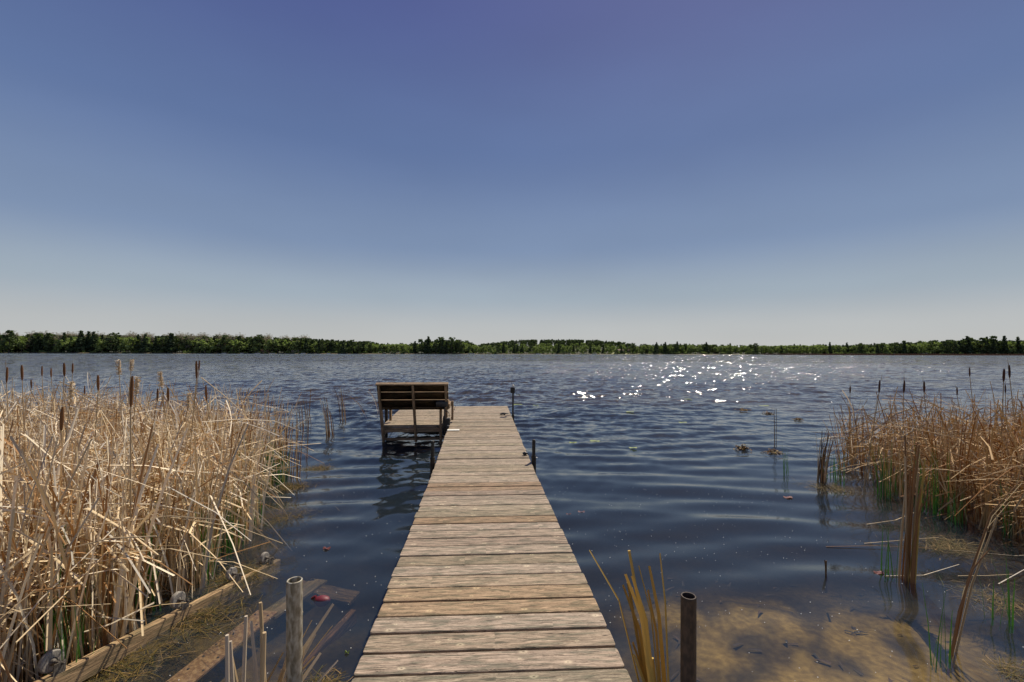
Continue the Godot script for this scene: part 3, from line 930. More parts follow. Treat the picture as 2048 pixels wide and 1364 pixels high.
func cattails() -> void:
	var rng := RandomNumberGenerator.new(); rng.seed = 77
	var left := [[-5.1, -4.51, 1.5, 0.155, 0], [-5.15, -4.7, 1.51, 0.155, 0], [-7.51, -7.0, 1.22, 0.13, 0], [-7.11, -6.76, 1.44, 0.155, 0], [-7.22, -7.0, 1.4, 0.15, 0], [-5.14, -5.15, 1.53, 0.155, 0], [-6.87, -7.0, 1.47, 0.15, 0], [-3.79, -3.86, 1.4, 0.155, 1], [-4.16, -4.51, 1.42, 0.155, 0], [-4.33, -4.92, 1.57, 0.155, 1], [-2.3, -2.7, 1.51, 0.186, 0], [-5.1, -6.01, 1.57, 0.155, 1], [-3.23, -3.86, 1.44, 0.155, 1], [-3.55, -4.51, 1.46, 0.155, 1], [-4.26, -5.41, 1.22, 0.155, 0], [-5.28, -6.76, 1.06, 0.155, 0], [-3.97, -5.15, 1.24, 0.155, 0], [-3.54, -4.92, 1.21, 0.155, 1], [-2.81, -4.01, 1.58, 0.155, 0], [-4.71, -6.76, 1.53, 0.155, 0], [-3.11, -4.51, 1.33, 0.155, 0], [-3.03, -3.0, 1.29, 0.155, 0], [-6.68, -7.0, 1.12, 0.14, 0]]
	var right := [[4.39, -5.32, 1.34, 0.15, 0], [4.95, -5.65, 1.31, 0.15, 0], [5.54, -6.03, 1.28, 0.15, 0], [7.14, -7.2, 1.12, 0.131, 0], [7.35, -7.2, 1.43, 0.143, 0], [5.85, -5.32, 1.47, 0.15, 0], [5.9, -5.32, 1.52, 0.15, 0], [7.94, -7.2, 1.15, 0.131, 0], [5.44, -7.2, 1.12, 0.107, 0]]
	var velvet := mat(1, 1, 1, 0.95, 0.0, 0.2)
	for q in left + right:
		var on_left: bool = q[0] < 0.0
		var fluffy: bool = q[4] == 1
		var label := "brown cattail head on a stalk above the tan reeds on the bench side" if on_left else "dark cattail head on a stalk above the brown reeds across from bench"
		if fluffy: label = "cattail gone to pale fluff above the tan reeds on the bench side"
		var lean := Vector3(rng.randf_range(-0.16, 0.16), 0, rng.randf_range(-0.08, 0.08))
		var high: float = q[2]
		var t := thing("cattail", label, "cattail", Vector3(q[0], 0, q[1]) - lean * high, 0.0, "fluffy cattails" if fluffy else ("cattails on the bench side" if on_left else "cattails across from the bench"))
		var up := (lean + Vector3.UP).normalized()
		var turn := turned(Vector3.RIGHT, up)
		var stem := MB.new()
		stem.tube([Vector3.DOWN * 0.05, (lean + Vector3.UP) * (high - q[3]) * 0.5, (lean + Vector3.UP) * (high - q[3] * 0.5)], [0.006, 0.005, 0.0035], 6, Color(0.40, 0.29, 0.16) * rng.randf_range(0.8, 1.15))
		part("stem", stem.mesh(straw), t)
		var head := MB.new()
		var l: float = q[3]
		var r := rng.randf_range(0.0095, 0.0125)
		var tone := rng.randf_range(0.75, 1.2)
		var col := Color(0.17 * tone, 0.085 * tone, 0.04 * tone) if on_left else Color(0.085 * tone, 0.045 * tone, 0.03 * tone)
		if fluffy:
			col = Color(0.55, 0.43, 0.28)
			var fl := MB.new()
			for k in 230:
				var d := Vector3(rng.randfn(), rng.randfn(), rng.randfn()).normalized()
				var c := up * (high - l * rng.randf())
				var o := c + d * Vector3(1, 0.4, 1) * rng.randf_range(0.012, 0.032)
				var s := Vector3(rng.randfn(), rng.randfn(), rng.randfn()).normalized() * 0.006
				fl.tri(c, o + s, o - s, Color(0.66, 0.56, 0.40) * rng.randf_range(0.8, 1.15))
			part("seed_fluff", fl.mesh(straw), t)
			r *= 0.8
		var pr := []
		for k in 11:
			var u := k / 10.0
			pr.append(Vector2(maxf(0.001, r * pow(sin(PI * clampf(u, 0.03, 0.97)), 0.28) * (1.0 + 0.10 * noise.get_noise_2d(u * 9.0, q[0] * 20.0))), l * u))
		head.lathe(pr, 12, col, up * (high - l), turn)
		part("head", head.mesh(velvet), t)
		if rng.randf() < 0.6 and not fluffy:
			var tip := MB.new()
			tip.tube([up * (high - 0.01), up * (high + rng.randf_range(0.03, 0.09))], [0.003, 0.0012], 5, Color(0.33, 0.24, 0.14))
			part("spike", tip.mesh(straw), t)


func clump(at: Vector3, count: int, high: float, spread: float, tilt: Vector3, tones: Array, label: String, rng: RandomNumberGenerator, thick := 1.0, flat := 0.6) -> void:
	var t := thing("reed_clump", label, "reeds", at)
	for k in count:
		var mb := MB.new()
		var h := high * rng.randf_range(0.55, 1.05)
		var az := rng.randf() * TAU
		var out := tilt + Vector3(cos(az), 0, sin(az)) * rng.randf_range(0.0, 0.13)
		var foot := Vector3(rng.randf_range(-1, 1), 0, rng.randf_range(-1, 1)) * spread
		var col: Color = tones[rng.randi() % tones.size()] * rng.randf_range(0.75, 1.15)
		col.a = 1.0
		if rng.randf() > flat:
			mb.tube([foot + Vector3.DOWN * 0.12, foot + (out + Vector3.UP) * h * 0.5, foot + (out * 1.1 + Vector3.UP) * h], [0.006 * thick, 0.005 * thick, 0.004 * thick], 6, col)
		else:
			mb.blade([foot + Vector3.DOWN * 0.12, foot + (out + Vector3.UP) * h * 0.4, foot + (out * 1.1 + Vector3.UP) * h * 0.8, foot + (out * 1.5 + Vector3.UP) * h], 0.015 * thick, 0.006 * thick, Vector3(cos(az + 1.5), 0, sin(az + 1.5)), col)
		part("stalk", mb.mesh(straw), t)


func clumps() -> void:
	var rng := RandomNumberGenerator.new(); rng.seed = 909
	var tan := Color(0.52, 0.39, 0.22)
	var brown := Color(0.30, 0.16, 0.065)
	var gold := Color(0.50, 0.34, 0.09)
	var pale := Color(0.64, 0.54, 0.40)
	var dark := Color(0.12, 0.075, 0.035)
	# in the open water between the tan bed and the bench
	clump(Vector3(-3.61, 0, -8.95), 16, 0.72, 0.09, Vector3(-0.12, 0, 0), [brown, tan, dark], "small brown reed clump standing alone in the water, nearest the bench platform", rng)
	clump(Vector3(-4.14, 0, -11.0), 12, 0.80, 0.08, Vector3(-0.16, 0, 0), [brown, dark, tan], "small dark reed clump standing in open water beyond the bench", rng)
	clump(Vector3(-3.85, 0, -12.0), 3, 0.75, 0.05, Vector3(-0.75, 0, 0), [brown, dark], "three thin reeds leaning far over in the water by the bench", rng)
	clump(Vector3(-3.60, 0, -12.3), 3, 0.62, 0.06, Vector3(-0.45, 0, 0), [brown, pale], "short slanting reeds rising from a floating scrap near the bench", rng)
	clump(Vector3(-4.55, 0, -9.8), 14, 0.60, 0.22, Vector3(-0.1, 0, 0.05), [brown, tan, dark], "ragged low reeds trailing off the end of the tan bed", rng)
	clump(Vector3(-4.15, 0, -8.0), 12, 0.85, 0.25, Vector3(0, 0, 0), [brown, tan], "loose upright reeds at the lake tip of the tan bed", rng)
	clump(Vector3(-3.14, 0, -6.84), 2, 1.06, 0.02, Vector3(0.0, 0, 0), [brown], "two tall bare stalks standing in the water off the tan bed", rng)
	clump(Vector3(-2.95, 0, -5.85), 20, 0.80, 0.14, Vector3(0.02, 0, 0), [brown, tan, brown], "thick upright brown reeds at the corner of the tan bed", rng)
	# on the other side
	clump(Vector3(3.96, 0, -5.75), 16, 0.78, 0.05, Vector3(0.10, 0, 0), [brown, dark, tan], "dark reed clump in open water just off the brown bed", rng)
	clump(Vector3(4.65, 0, -7.9), 2, 0.64, 0.03, Vector3(0.0, 0, 0), [dark], "pair of thin dark stalks alone in open water by drifting leaves", rng)
	clump(Vector3(2.88, 0, -3.25), 17, 1.02, 0.045, Vector3(0.085, 0, -0.02), [gold, brown, tan, brown], "tall golden brown reed bundle rising straight from shallow water", rng, 1.3)
	clump(Vector3(2.42, 0, -2.46), 5, 0.95, 0.022, Vector3(0.36, 0, 0.0), [tan, brown, tan], "slanting tan reed bundle broken over in the shallows", rng, 1.0)
	clump(Vector3(2.32, 0, -3.32), 4, 0.13, 0.02, Vector3(0.0, 0, 0), [dark], "tiny dark twig poking out of calm shallow water", rng)
	# cut stems beside the dock at the shore
	clump(Vector3(0.655, -0.25, -1.90), 15, 1.06, 0.032, Vector3(-0.095, 0, -0.01), [gold, gold, Color(0.36, 0.22, 0.05)], "ochre cut reed stems growing against the rusty pipe", rng, 1.7, 0.85)
	clump(Vector3(-1.03, -0.25, -1.74), 20, 0.87, 0.085, Vector3(-0.03, 0, 0), [pale, tan], "pale cut reed stubs growing beside the grey pipe", rng, 1.6)
	clump(Vector3(-1.06, -0.25, -1.82), 14, 0.86, 0.06, Vector3(0.22, 0, -0.05), [pale, tan], "pale slanting reed stubs leaning towards the grey pipe", rng, 1.8)
	green_shoots(Vector3(2.80, 0, -3.33), 5, 0.36, rng, "slim green shoot standing in water beside the golden reed bundle")
	green_shoots(Vector3(2.30, 0, -2.42), 6, 0.40, rng, "bright green shoots at the foot of the slanting reed bundle")
	green_shoots(Vector3(3.02, 0, -2.75), 7, 0.36, rng, "bright green shoots in muddy shallows below the brown reed bed")
	green_shoots(Vector3(3.78, 0, -6.2), 6, 0.38, rng, "thin green blades in open water near the dark reed clump")


func floating() -> void:
	var rng := RandomNumberGenerator.new(); rng.seed = 555
	# pollen and foam specks on the calm water by the shore
	var disc := MB.new()
	disc.lathe([Vector2(0.0001, 0.0012), Vector2(0.0022, 0.0008), Vector2(0.0024, -0.0008)], 6, Color.WHITE)
	var mm := MultiMesh.new()
	mm.transform_format = MultiMesh.TRANSFORM_3D
	mm.mesh = disc.mesh(mat(0.80, 0.80, 0.74, 0.8)); mm.instance_count = 600
	for k in 600:
		var f := rng.randf_range(2.0, 5.6)
		var x := rng.randf_range(-2.0, 3.2)
		var s := rng.randf_range(0.5, 1.3)
		mm.set_instance_transform(k, Transform3D(Basis.IDENTITY.scaled(Vector3(s, s, s)), Vector3(x, 0.004, -f)))
	var specks := MultiMeshInstance3D.new()
	specks.name = "pollen_specks"; specks.multimesh = mm; add_child(specks)
	tag(specks, "white pollen specks scattered over the calm water by the dock", "pollen", "", "stuff")
	# mats of stringy algae and broken straw along the feet of the reeds
	var mats := [[-2.02, -3.3, 0.22, "yellow green algae tangle between reed stems and the wheeled rail"], [-2.05, -2.35, 0.24, "brown straw and algae raft beside the wheeled rail"], [-1.90, -2.75, 0.20, "thin algae strands along the wet side of the wheeled rail"], [-2.30, -4.6, 0.26, "dull green weed mat at the foot of the tan reeds"], [-2.72, -5.55, 0.24, "weed and straw raft off the corner of the tan bed"], [-2.78, -6.35, 0.22, "small floating scrap of green weed off the tan bed"], [3.75, -3.85, 0.26, "golden straw raft floating in front of the brown reed bed"], [3.25, -3.0, 0.2, "loose straw strands floating in the muddy shallows"], [3.9, -5.5, 0.25, "broken reed scraps floating off the brown bed"], [2.6, -2.3, 0.1, "pale broken reed leaves lying in shallow water"], [-0.95, -2.2, 0.1, "dry root tangle by the dock edge at the shore"]]
	for q in mats:
		var mb := MB.new()
		for k in int(520 * q[2] / 0.25):
			var a := rng.randf() * TAU
			var c := Vector3(rng.randfn() * q[2] * 0.5, -0.004 + rng.randfn() * 0.006, rng.randfn() * q[2] * 0.5)
			var d := Vector3(cos(a), rng.randfn() * 0.12, sin(a)) * rng.randf_range(0.02, 0.09)
			var col := Color(0.15, 0.105, 0.022) if rng.randf() < 0.6 else (Color(0.34, 0.22, 0.08) if rng.randf() < 0.5 else Color(0.09, 0.085, 0.015))
			mb.blade([c - d, c + Vector3.UP * rng.randf_range(0.0, 0.008), c + d], 0.0032, 0.0015, Vector3(-sin(a), 0, cos(a)), col * rng.randf_range(0.5, 1.1))
		single("weed_mat", mb.mesh(straw), q[3], "weeds", Vector3(q[0], 0.0, q[1]), Basis.IDENTITY, "", "stuff")
	# long straws lying on the water before the brown bed
	for k in 9:
		var a := rng.randf_range(-0.45, 0.35)
		var mb := MB.new()
		var l := rng.randf_range(0.3, 0.9)
		var d := Vector3(cos(a), 0, sin(a)) * l * 0.5
		mb.blade([-d, Vector3(0, 0.01, rng.randf_range(-0.03, 0.03)), d + Vector3.UP * rng.randf_range(0.0, 0.12)], 0.010, 0.005, Vector3(0, 0.3, 1), reed_color(rng))
		single("fallen_reed", mb.mesh(straw), "fallen straw lying on the water in front of the brown reed bed", "reed", Vector3(rng.randf_range(2.9, 4.4), 0.008 + 0.002 * k / 26.0, -rng.randf_range(2.7, 4.6)), Basis.IDENTITY, "fallen straws before the brown bed")
	# lily pads and drifting leaves
	var green := Color(0.20, 0.26, 0.06)
	var rosy := Color(0.16, 0.05, 0.045)
	var pads := [[1.55, -8.35, 0.13, green], [1.12, -8.2, 0.10, green], [2.10, -7.75, 0.10, green], [0.18, -14.2, 0.22, green], [0.75, -14.0, 0.12, green], [1.05, -13.3, 0.10, green], [0.72, -4.62, 0.05, rosy], [0.58, -4.55, 0.035, rosy], [4.05, -10.6, 0.14, green], [3.3, -12.5, 0.16, green], [6.3, -16.0, 0.2, green], [-1.55, -3.75, 0.045, rosy], [2.75, -3.35, 0.05, rosy], [3.15, -5.1, 0.07, rosy], [-4.2, -17.0, 0.22, green], [-2.9, -19.0, 0.25, green], [7.9, -14.0, 0.2, green], [-0.9, -2.45, 0.018, green]]
	for q in pads:
		var mb := MB.new()
		var r: float = q[2] * 0.7
		var m := 15
		var cut := rng.randf() * TAU
		for k in m:
			var a0 := cut + 0.25 + (TAU - 0.5) * k / m
			var a1 := cut + 0.25 + (TAU - 0.5) * (k + 1) / m
			var w0 := r * (1.0 + 0.08 * sin(a0 * 5.0)); var w1 := r * (1.0 + 0.08 * sin(a1 * 5.0))
			mb.tri(Vector3(0, 0.002, 0), Vector3(cos(a1) * w1, 0.004 + 0.006 * sin(a1 * 3.0), -sin(a1) * w1 * 0.8) , Vector3(cos(a0) * w0, 0.004 + 0.006 * sin(a0 * 3.0), -sin(a0) * w0 * 0.8), q[3] * rng.randf_range(0.85, 1.1))
		var is_green: bool = q[3] == green
		single("lily_pad", mb.mesh(leafy), "small notched green lily pad floating on the lake" if is_green else "small dull red water leaf floating on calm water", "lily pad", Vector3(q[0], 0.006, q[1]), Basis.IDENTITY, "green lily pads" if is_green else "red floating leaves")
	# drifting clods
	var clods := [[6.65, -12.8, 0.14, "dark clod of drifting weed farthest out beyond the thin dark stalks"], [6.95, -12.1, 0.10, "brown clod of drifting leaves between two other floating clods"], [7.1, -11.1, 0.09, "yellowish drifting leaf clod near the thin dark stalks"], [3.97, -7.7, 0.10, "dark curled scrap of bark adrift off the brown reed bed"], [4.32, -7.4, 0.11, "dark flat scrap of reed root adrift off the brown bed"]]
	for q in clods:
		var mb := MB.new()
		for k in 60:
			var d: Vector3 = Vector3(rng.randfn(), absf(rng.randfn()) * 0.45, rng.randfn()) * q[2] * 0.5
			var a := rng.randf() * TAU
			var e: Vector3 = Vector3(cos(a), rng.randf_range(-0.2, 0.4), sin(a)) * q[2] * 0.35
			mb.blade([d - e, d + Vector3.UP * 0.01, d + e], 0.03, 0.012, Vector3(-sin(a), 0.3, cos(a)), [Color(0.07, 0.045, 0.03), Color(0.15, 0.08, 0.035), Color(0.24, 0.17, 0.06)][rng.randi() % 3])
		single("drift_clod", mb.mesh(straw), q[3], "drift", Vector3(q[0], 0.0, q[1]))
	# leaf litter and weed lying on the sandy bottom
	var litter := MB.new()
	for k in 260:
		var c := Vector3(rng.randf_range(0.75, 3.1), 0, -rng.randf_range(2.0, 3.9))
		if noise.get_noise_2d(c.x * 2.2 + 70.0, c.z * 2.2) < 0.02 + 0.1 * rng.randf(): continue
		c.y = -bed_depth(c.x, c.z) + rng.randf_range(0.002, 0.014)
		var a := rng.randf() * TAU
		var l := rng.randf_range(0.012, 0.05)
		var d := Vector3(cos(a), rng.randf_range(-0.2, 0.2), sin(a)) * l
		litter.blade([c - d, c + Vector3.UP * 0.004, c + d], rng.randf_range(0.008, 0.03), 0.006, Vector3(-sin(a), 0.1, cos(a)), [Color(0.10, 0.065, 0.03), Color(0.17, 0.10, 0.04), Color(0.06, 0.05, 0.025)][rng.randi() % 3])
	single("leaf_litter", litter.mesh(straw), "dark leaf litter lying in drifts on the sandy bottom", "litter", Vector3.ZERO, Basis.IDENTITY, "", "stuff")


# ---------------------------------------------------------------- the far shore
func tree_shape(kind: int, rng: RandomNumberGenerator) -> Array:      # [trunk, crown] of a tree one metre high: 0 pine, 1 leafing broadleaf, 2 bare broadleaf, 3 spruce
	var bark := mat(0.11, 0.085, 0.065, 0.9)
	var trunk := MB.new()
	var crown := MB.new()
	var bend := Vector3(rng.randf_range(-0.03, 0.03), 0, rng.randf_range(-0.03, 0.03))
	var top := 0.97 if kind == 0 or kind == 3 else 0.72
	trunk.tube([Vector3.DOWN * 0.04, bend + Vector3.UP * top * 0.5, bend * 1.5 + Vector3.UP * top], [0.018, 0.012, 0.002], 6, Color.WHITE)
	var clumps_ := []
	if kind == 3:
		for k in 70:
			var t := k / 69.0
			var a := k * 2.4 + rng.randf() * 0.7
			var r := (1.0 - t) * 0.17 * rng.randf_range(0.65, 1.15) + 0.008
			clumps_.append([Vector3(cos(a) * r, 0.08 + 0.90 * t, sin(a) * r), 0.045 + 0.05 * (1.0 - t), 0.45])
	elif kind == 0:
		for k in 60:
			var t := rng.randf_range(0.14, 1.0)
			var a := rng.randf() * TAU
			var r := 0.21 * pow(sin(PI * clampf(t * 0.9, 0.0, 1.0)), 0.7) * rng.randf_range(0.3, 1.15)
			clumps_.append([Vector3(cos(a) * r, t * 0.97, sin(a) * r) + bend, rng.randf_range(0.05, 0.085), 0.5])
			if k % 3 == 0: trunk.tube([bend * t + Vector3.UP * (t * 0.97 - 0.02), clumps_[-1][0]], [0.006, 0.002], 4, Color.WHITE)
	else:
		var lobes := []
		for k in 7:
			var a := rng.randf() * TAU
			lobes.append([Vector3(cos(a) * rng.randf_range(0.05, 0.19), rng.randf_range(0.20, 0.84), sin(a) * rng.randf_range(0.05, 0.19)), rng.randf_range(0.11, 0.17)])
			trunk.tube([Vector3.UP * rng.randf_range(0.2, 0.45), lobes[-1][0]], [0.009, 0.003], 4, Color.WHITE)
		for k in 90:
			var l: Array = lobes[rng.randi() % lobes.size()]
			var d: Vector3 = Vector3(rng.randfn(), rng.randfn(), rng.randfn()).normalized() * l[1] * pow(rng.randf(), 0.4)
			clumps_.append([l[0] + d, rng.randf_range(0.045, 0.075) if kind == 1 else rng.randf_range(0.03, 0.055), 0.8])
	var tints := [Color(0.105, 0.14, 0.062), Color(0.28, 0.345, 0.125), Color(0.36, 0.31, 0.26), Color(0.072, 0.10, 0.05)]
	for cl in clumps_:
		var tone: float = rng.randf_range(0.7, 1.3)
		var col: Color = tints[kind] * tone
		col.a = 1.0
		for q in (6 if kind != 2 else 5):
			var d := Vector3(rng.randfn(), rng.randfn() * cl[2], rng.randfn()).normalized()
			var s: float = cl[1]
			var p: Vector3 = cl[0] + d * s * rng.randf()
			var e1 := Vector3(rng.randfn(), rng.randfn() * 0.5, rng.randfn()).normalized() * s
			var e2 := d.cross(e1).normalized() * s * (0.75 if kind != 2 else 0.10)
			if kind == 2: e1 *= 1.5
			crown.quad(p - e1 * 0.6 - e2 * 0.3, p + e1 * 0.5 - e2 * 0.6, p + e1 * 0.7 + e2 * 0.4, p - e1 * 0.3 + e2 * 0.6, col)
	if kind == 2:      # a leafless tree's crown is its own grey limbs
		for cl in clumps_:
			crown.tube([Vector3.UP * rng.randf_range(0.3, 0.5), cl[0]], [0.006, 0.002], 3, Color(0.24, 0.2, 0.165), false)
		crown.tube([Vector3.ZERO, Vector3.UP * 0.6], [0.016, 0.008], 5, Color(0.2, 0.17, 0.14), false)
	return [trunk.mesh(bark), crown.mesh(spring)]


func shore_profile(px: float) -> float:      # tree height in metres along the far shore, px = metres to the right of the dock's line over 500 m
	var pts := [[-640, 20], [-560, 21], [-420, 20], [-320, 19], [-260, 18], [-210, 15], [-175, 14], [-160, 12], [-112, 12], [-98, 16], [-60, 16], [-45, 11], [-10, 10.5], [140, 10.5], [200, 12], [235, 12], [260, 11], [330, 11.5], [375, 11.5], [410, 10.5], [450, 13], [500, 15.5], [540, 18.5], [570, 17], [640, 16]]
	for k in pts.size() - 1:
		if px >= pts[k][0] and px <= pts[k + 1][0]:
			return lerpf(pts[k][1], pts[k + 1][1], (px - pts[k][0]) / (pts[k + 1][0] - pts[k][0]))
	return 14.0


func pine_share(px: float) -> float:
	if px < -250: return 0.42
	if px < -165: return 0.72
	if px < -105: return 0.10
	if px < -55: return 0.85
	if px < 0: return 0.30
	if px < 150: return 0.30
	if px < 250: return 0.55
	if px < 370: return 0.12
	if px < 450: return 0.45
	return 0.45


func far_trees() -> void:
	var rng := RandomNumberGenerator.new(); rng.seed = 31
	var shapes := [[], [], [], []]
	for kind in 4:
		for k in 4: shapes[kind].append(tree_shape(kind, rng))
	var names := ["pine_tree", "broadleaf_tree", "bare_tree", "spruce_tree"]
	var labels := ["dark green pine standing along the far shore of the lake", "light green broadleaf tree in spring leaf along the far shore", "grey leafless tree rising among the far shore trees", "narrow dark spruce with pointed top along the far shore"]
	var groups := ["pines along the far shore", "broadleaf trees along the far shore", "bare trees along the far shore", "spruces along the far shore"]
	var x := -640.0
	var total := 0
	while x < 640.0 and total < 290:
		var high := shore_profile(x)
		var t := rng.randf()
		var ps := pine_share(x)
		var kind := 1
		if t < ps: kind = 3 if rng.randf() < (0.7 if x > -50.0 and x < 380.0 else 0.4) else 0
		elif x < -280.0 and rng.randf() < 0.12: kind = 2
		var h := high * rng.randf_range(0.85, 1.2) * (1.06 if kind != 1 else 0.9)
		var o := thing(names[kind], labels[kind], "tree", Vector3(x, 0.3, -shore_line(x) - rng.randf_range(4.0, 16.0)), rng.randf() * TAU, groups[kind])
		var s: Array = shapes[kind][rng.randi() % 4]
		var w := h * rng.randf_range(0.9, 1.3)
		part("trunk", s[0], o, Vector3.ZERO, Basis.IDENTITY.scaled(Vector3(w, h, w)))
		part("crown", s[1], o, Vector3.ZERO, Basis.IDENTITY.scaled(Vector3(w, h, w)))
		total += 1
		x += rng.randf_range(3.3, 5.6)
	# the woods behind read as one mass
	for kind in 4:
		var places := []
		for k in 2600:
			var xx := rng.randf_range(-800.0, 800.0)
			var back := rng.randf_range(14.0, 60.0)
			var high := shore_profile(clampf(xx, -639.0, 639.0)) * rng.randf_range(0.85, 1.1)
			var ps := pine_share(xx)
			var hill := xx > -45.0 and xx < 165.0 and rng.randf() < 0.7
			if hill: back = rng.randf_range(70.0, 170.0)
			var mine := 1
			if rng.randf() < ps or hill: mine = 3 if rng.randf() < 0.35 else 0
			elif xx < -250.0 and rng.randf() < 0.55: mine = 2; high *= 1.2
			if hill: high = rng.randf_range(9.0, 11.0)
			if mine != kind: continue
			places.append(Transform3D(Basis(Vector3.UP, rng.randf() * TAU).scaled(Vector3(high * 1.15, high, high * 1.15)), Vector3(xx, far_rise(xx, back) - 0.4, -shore_line(xx) - back)))
		var mm := MultiMesh.new()
		mm.transform_format = MultiMesh.TRANSFORM_3D
		mm.mesh = shapes[kind][0][1]
		mm.instance_count = places.size()
		for k in places.size(): mm.set_instance_transform(k, places[k])
		var o := MultiMeshInstance3D.new()
		o.name = ["pine_woods", "broadleaf_woods", "bare_woods", "spruce_woods"][kind]; o.multimesh = mm; add_child(o)
		tag(o, ["dark pine woods behind the far shore trees", "light green woods behind the far shore trees", "grey leafless woods behind the far shore trees", "dark spruce woods behind the far shore trees"][kind], "woods", "", "stuff")
	# low brush along the far bank
	var brush := MultiMesh.new()
	brush.transform_format = MultiMesh.TRANSFORM_3D
	brush.mesh = shapes[1][2][1]; brush.instance_count = 420
	for k in 420:
		var xx := rng.randf_range(-660.0, 660.0)
		var h := rng.randf_range(2.5, 5.5)
		brush.set_instance_transform(k, Transform3D(Basis(Vector3.UP, rng.randf() * TAU).scaled(Vector3(h * 1.5, h, h * 1.5)), Vector3(xx, -0.25 * h + 0.3, -shore_line(xx) - rng.randf_range(2.5, 7.0))))
	var bo := MultiMeshInstance3D.new()
	bo.name = "shore_brush"; bo.multimesh = brush; add_child(bo)
	tag(bo, "low green brush along the bank under the far trees", "brush", "", "stuff")
	# marsh of last year's reeds reaching out from the far bank
	var marsh := MB.new()
	for k in 9000:
		var xx := rng.randf_range(285.0, 620.0)
		var f := rng.randf_range(392.0, 470.0) + maxf(0.0, 330.0 - xx) * 1.4
		var h := rng.randf_range(0.9, 1.7)
		var c := Vector3(xx, 0, -f)
		var a := rng.randf() * TAU
		var w := Vector3(cos(a), 0, sin(a)) * rng.randf_range(0.3, 0.8)
		marsh.tri(c - w, c + w, c + Vector3(rng.randf_range(-0.3, 0.3), h, 0), Color(0.17, 0.10, 0.06) * rng.randf_range(0.6, 1.4))
	single("marsh_reeds", marsh.mesh(straw), "brown marsh reeds reaching out from the far shore", "reeds", Vector3.ZERO, Basis.IDENTITY, "", "stuff")


func house(at: Vector3, wide: float, deep: float, high: float, roof_col: Color, wall_col: Color, label: String) -> void:
	var t := thing("lake_house", label, "house", at)
	var wall := MB.new()
	wall.box(Vector3(0, high * 0.5, 0), Vector3(wide, high, deep), Color.WHITE)
	part("wall", wall.mesh(mat(wall_col.r, wall_col.g, wall_col.b, 0.9)), t)
	var roof := MB.new()
	var e := 0.6
	var r0 := high * 0.55
	var a := Vector3(-wide * 0.5 - e, high - 0.15, deep * 0.5 + e); var b := Vector3(wide * 0.5 + e, high - 0.15, deep * 0.5 + e)
	var c := Vector3(wide * 0.5 + e, high + r0, 0); var d := Vector3(-wide * 0.5 - e, high + r0, 0)
	var a2 := Vector3(-wide * 0.5 - e, high - 0.15, -deep * 0.5 - e); var b2 := Vector3(wide * 0.5 + e, high - 0.15, -deep * 0.5 - e)
	roof.quad(a, b, c, d, Color.WHITE); roof.quad(b2, a2, d, c, Color.WHITE); roof.tri(a2, a, d, Color.WHITE); roof.tri(b, b2, c, Color.WHITE)
	part("roof", roof.mesh(mat(roof_col.r, roof_col.g, roof_col.b, 0.9)), t)
	var glass := mat(0.02, 0.025, 0.03, 0.1)
	for k in 4:
		var w := MB.new()
		w.box(Vector3(0, 0, 0), Vector3(wide * 0.13, high * 0.42, 0.1), Color.WHITE)
		part("window", w.mesh(glass), t, Vector3(wide * (-0.36 + 0.24 * k), high * 0.55, deep * 0.5 + 0.04))


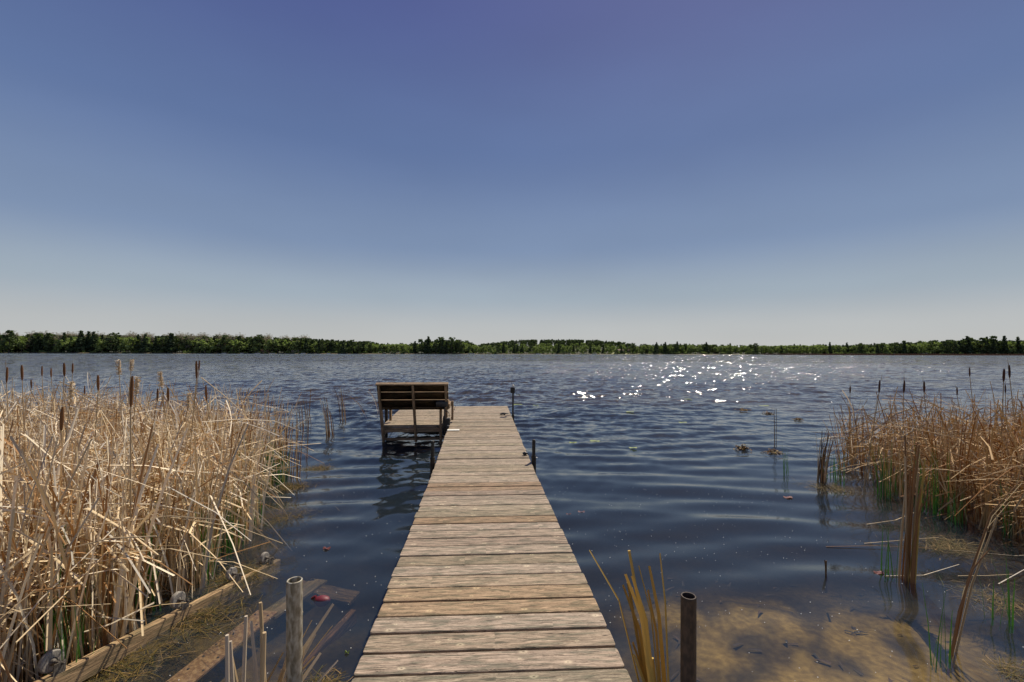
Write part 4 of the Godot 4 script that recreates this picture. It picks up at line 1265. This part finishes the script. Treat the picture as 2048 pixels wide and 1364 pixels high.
func far_things() -> void:
	house(Vector3(129.0, 2.1, -522.0), 15.0, 8.0, 2.6, Color(0.16, 0.10, 0.07), Color(0.42, 0.36, 0.28), "long low brown roofed house on a lawn across the lake")
	house(Vector3(-282.0, 1.6, -512.0), 9.0, 7.0, 2.6, Color(0.12, 0.06, 0.04), Color(0.17, 0.09, 0.06), "small red brown cabin under the pines across the lake")
	house(Vector3(-250.0, 1.6, -518.0), 8.0, 6.0, 2.5, Color(0.2, 0.18, 0.16), Color(0.30, 0.26, 0.2), "small pale cabin among trees across the lake")
	house(Vector3(478.0, 1.5, -520.0), 7.0, 6.0, 2.4, Color(0.2, 0.18, 0.16), Color(0.5, 0.48, 0.44), "tiny white cottage behind the brown marsh across the lake")
	var lawn := MB.new()
	lawn.quad(Vector3(112, 0.55, -508), Vector3(146, 0.55, -508), Vector3(143, 2.3, -519), Vector3(118, 2.3, -519), Color.WHITE)
	single("lawn", lawn.mesh(mat(0.20, 0.22, 0.06, 0.9)), "sloping yellow green lawn below the long low house", "lawn")
	var white := mat(0.75, 0.74, 0.7, 0.5)
	var rng := RandomNumberGenerator.new(); rng.seed = 8
	var k := 0
	for x in [-321.0, -300.0, -283.0, -268.0, -236.0, -205.0, -45.0, 30.0, 92.0, 318.0]:
		var t := thing("pontoon_boat", "small white boat moored on the far shore", "boat", Vector3(x, 0.0, -shore_line(x) + 4.0), rng.randf_range(-0.4, 0.4), "white boats on the far shore")
		var l := rng.randf_range(4.0, 7.0)
		var hull := MB.new()
		hull.quad(Vector3(-l * 0.5, 0, 1), Vector3(l * 0.4, 0, 1), Vector3(l * 0.5, 0.7, 1.1), Vector3(-l * 0.5, 0.6, 1.1), Color.WHITE)
		hull.quad(Vector3(l * 0.4, 0, -1), Vector3(-l * 0.5, 0, -1), Vector3(-l * 0.5, 0.6, -1.1), Vector3(l * 0.5, 0.7, -1.1), Color.WHITE)
		hull.quad(Vector3(-l * 0.5, 0.6, 1.1), Vector3(l * 0.5, 0.7, 1.1), Vector3(l * 0.5, 0.7, -1.1), Vector3(-l * 0.5, 0.6, -1.1), Color(0.6, 0.6, 0.6))
		part("hull", hull.mesh(white), t)
		if k % 2 == 0:
			var top := MB.new()
			top.box(Vector3(-0.3, 1.9, 0), Vector3(l * 0.5, 0.08, 2.0), Color(0.5, 0.55, 0.6))
			for s in [-1.0, 1.0]: top.box(Vector3(-0.3 + s * l * 0.22, 1.25, 0.9), Vector3(0.06, 1.25, 0.06), Color(0.6, 0.6, 0.6))
			part("canopy", top.mesh(white), t)
		k += 1
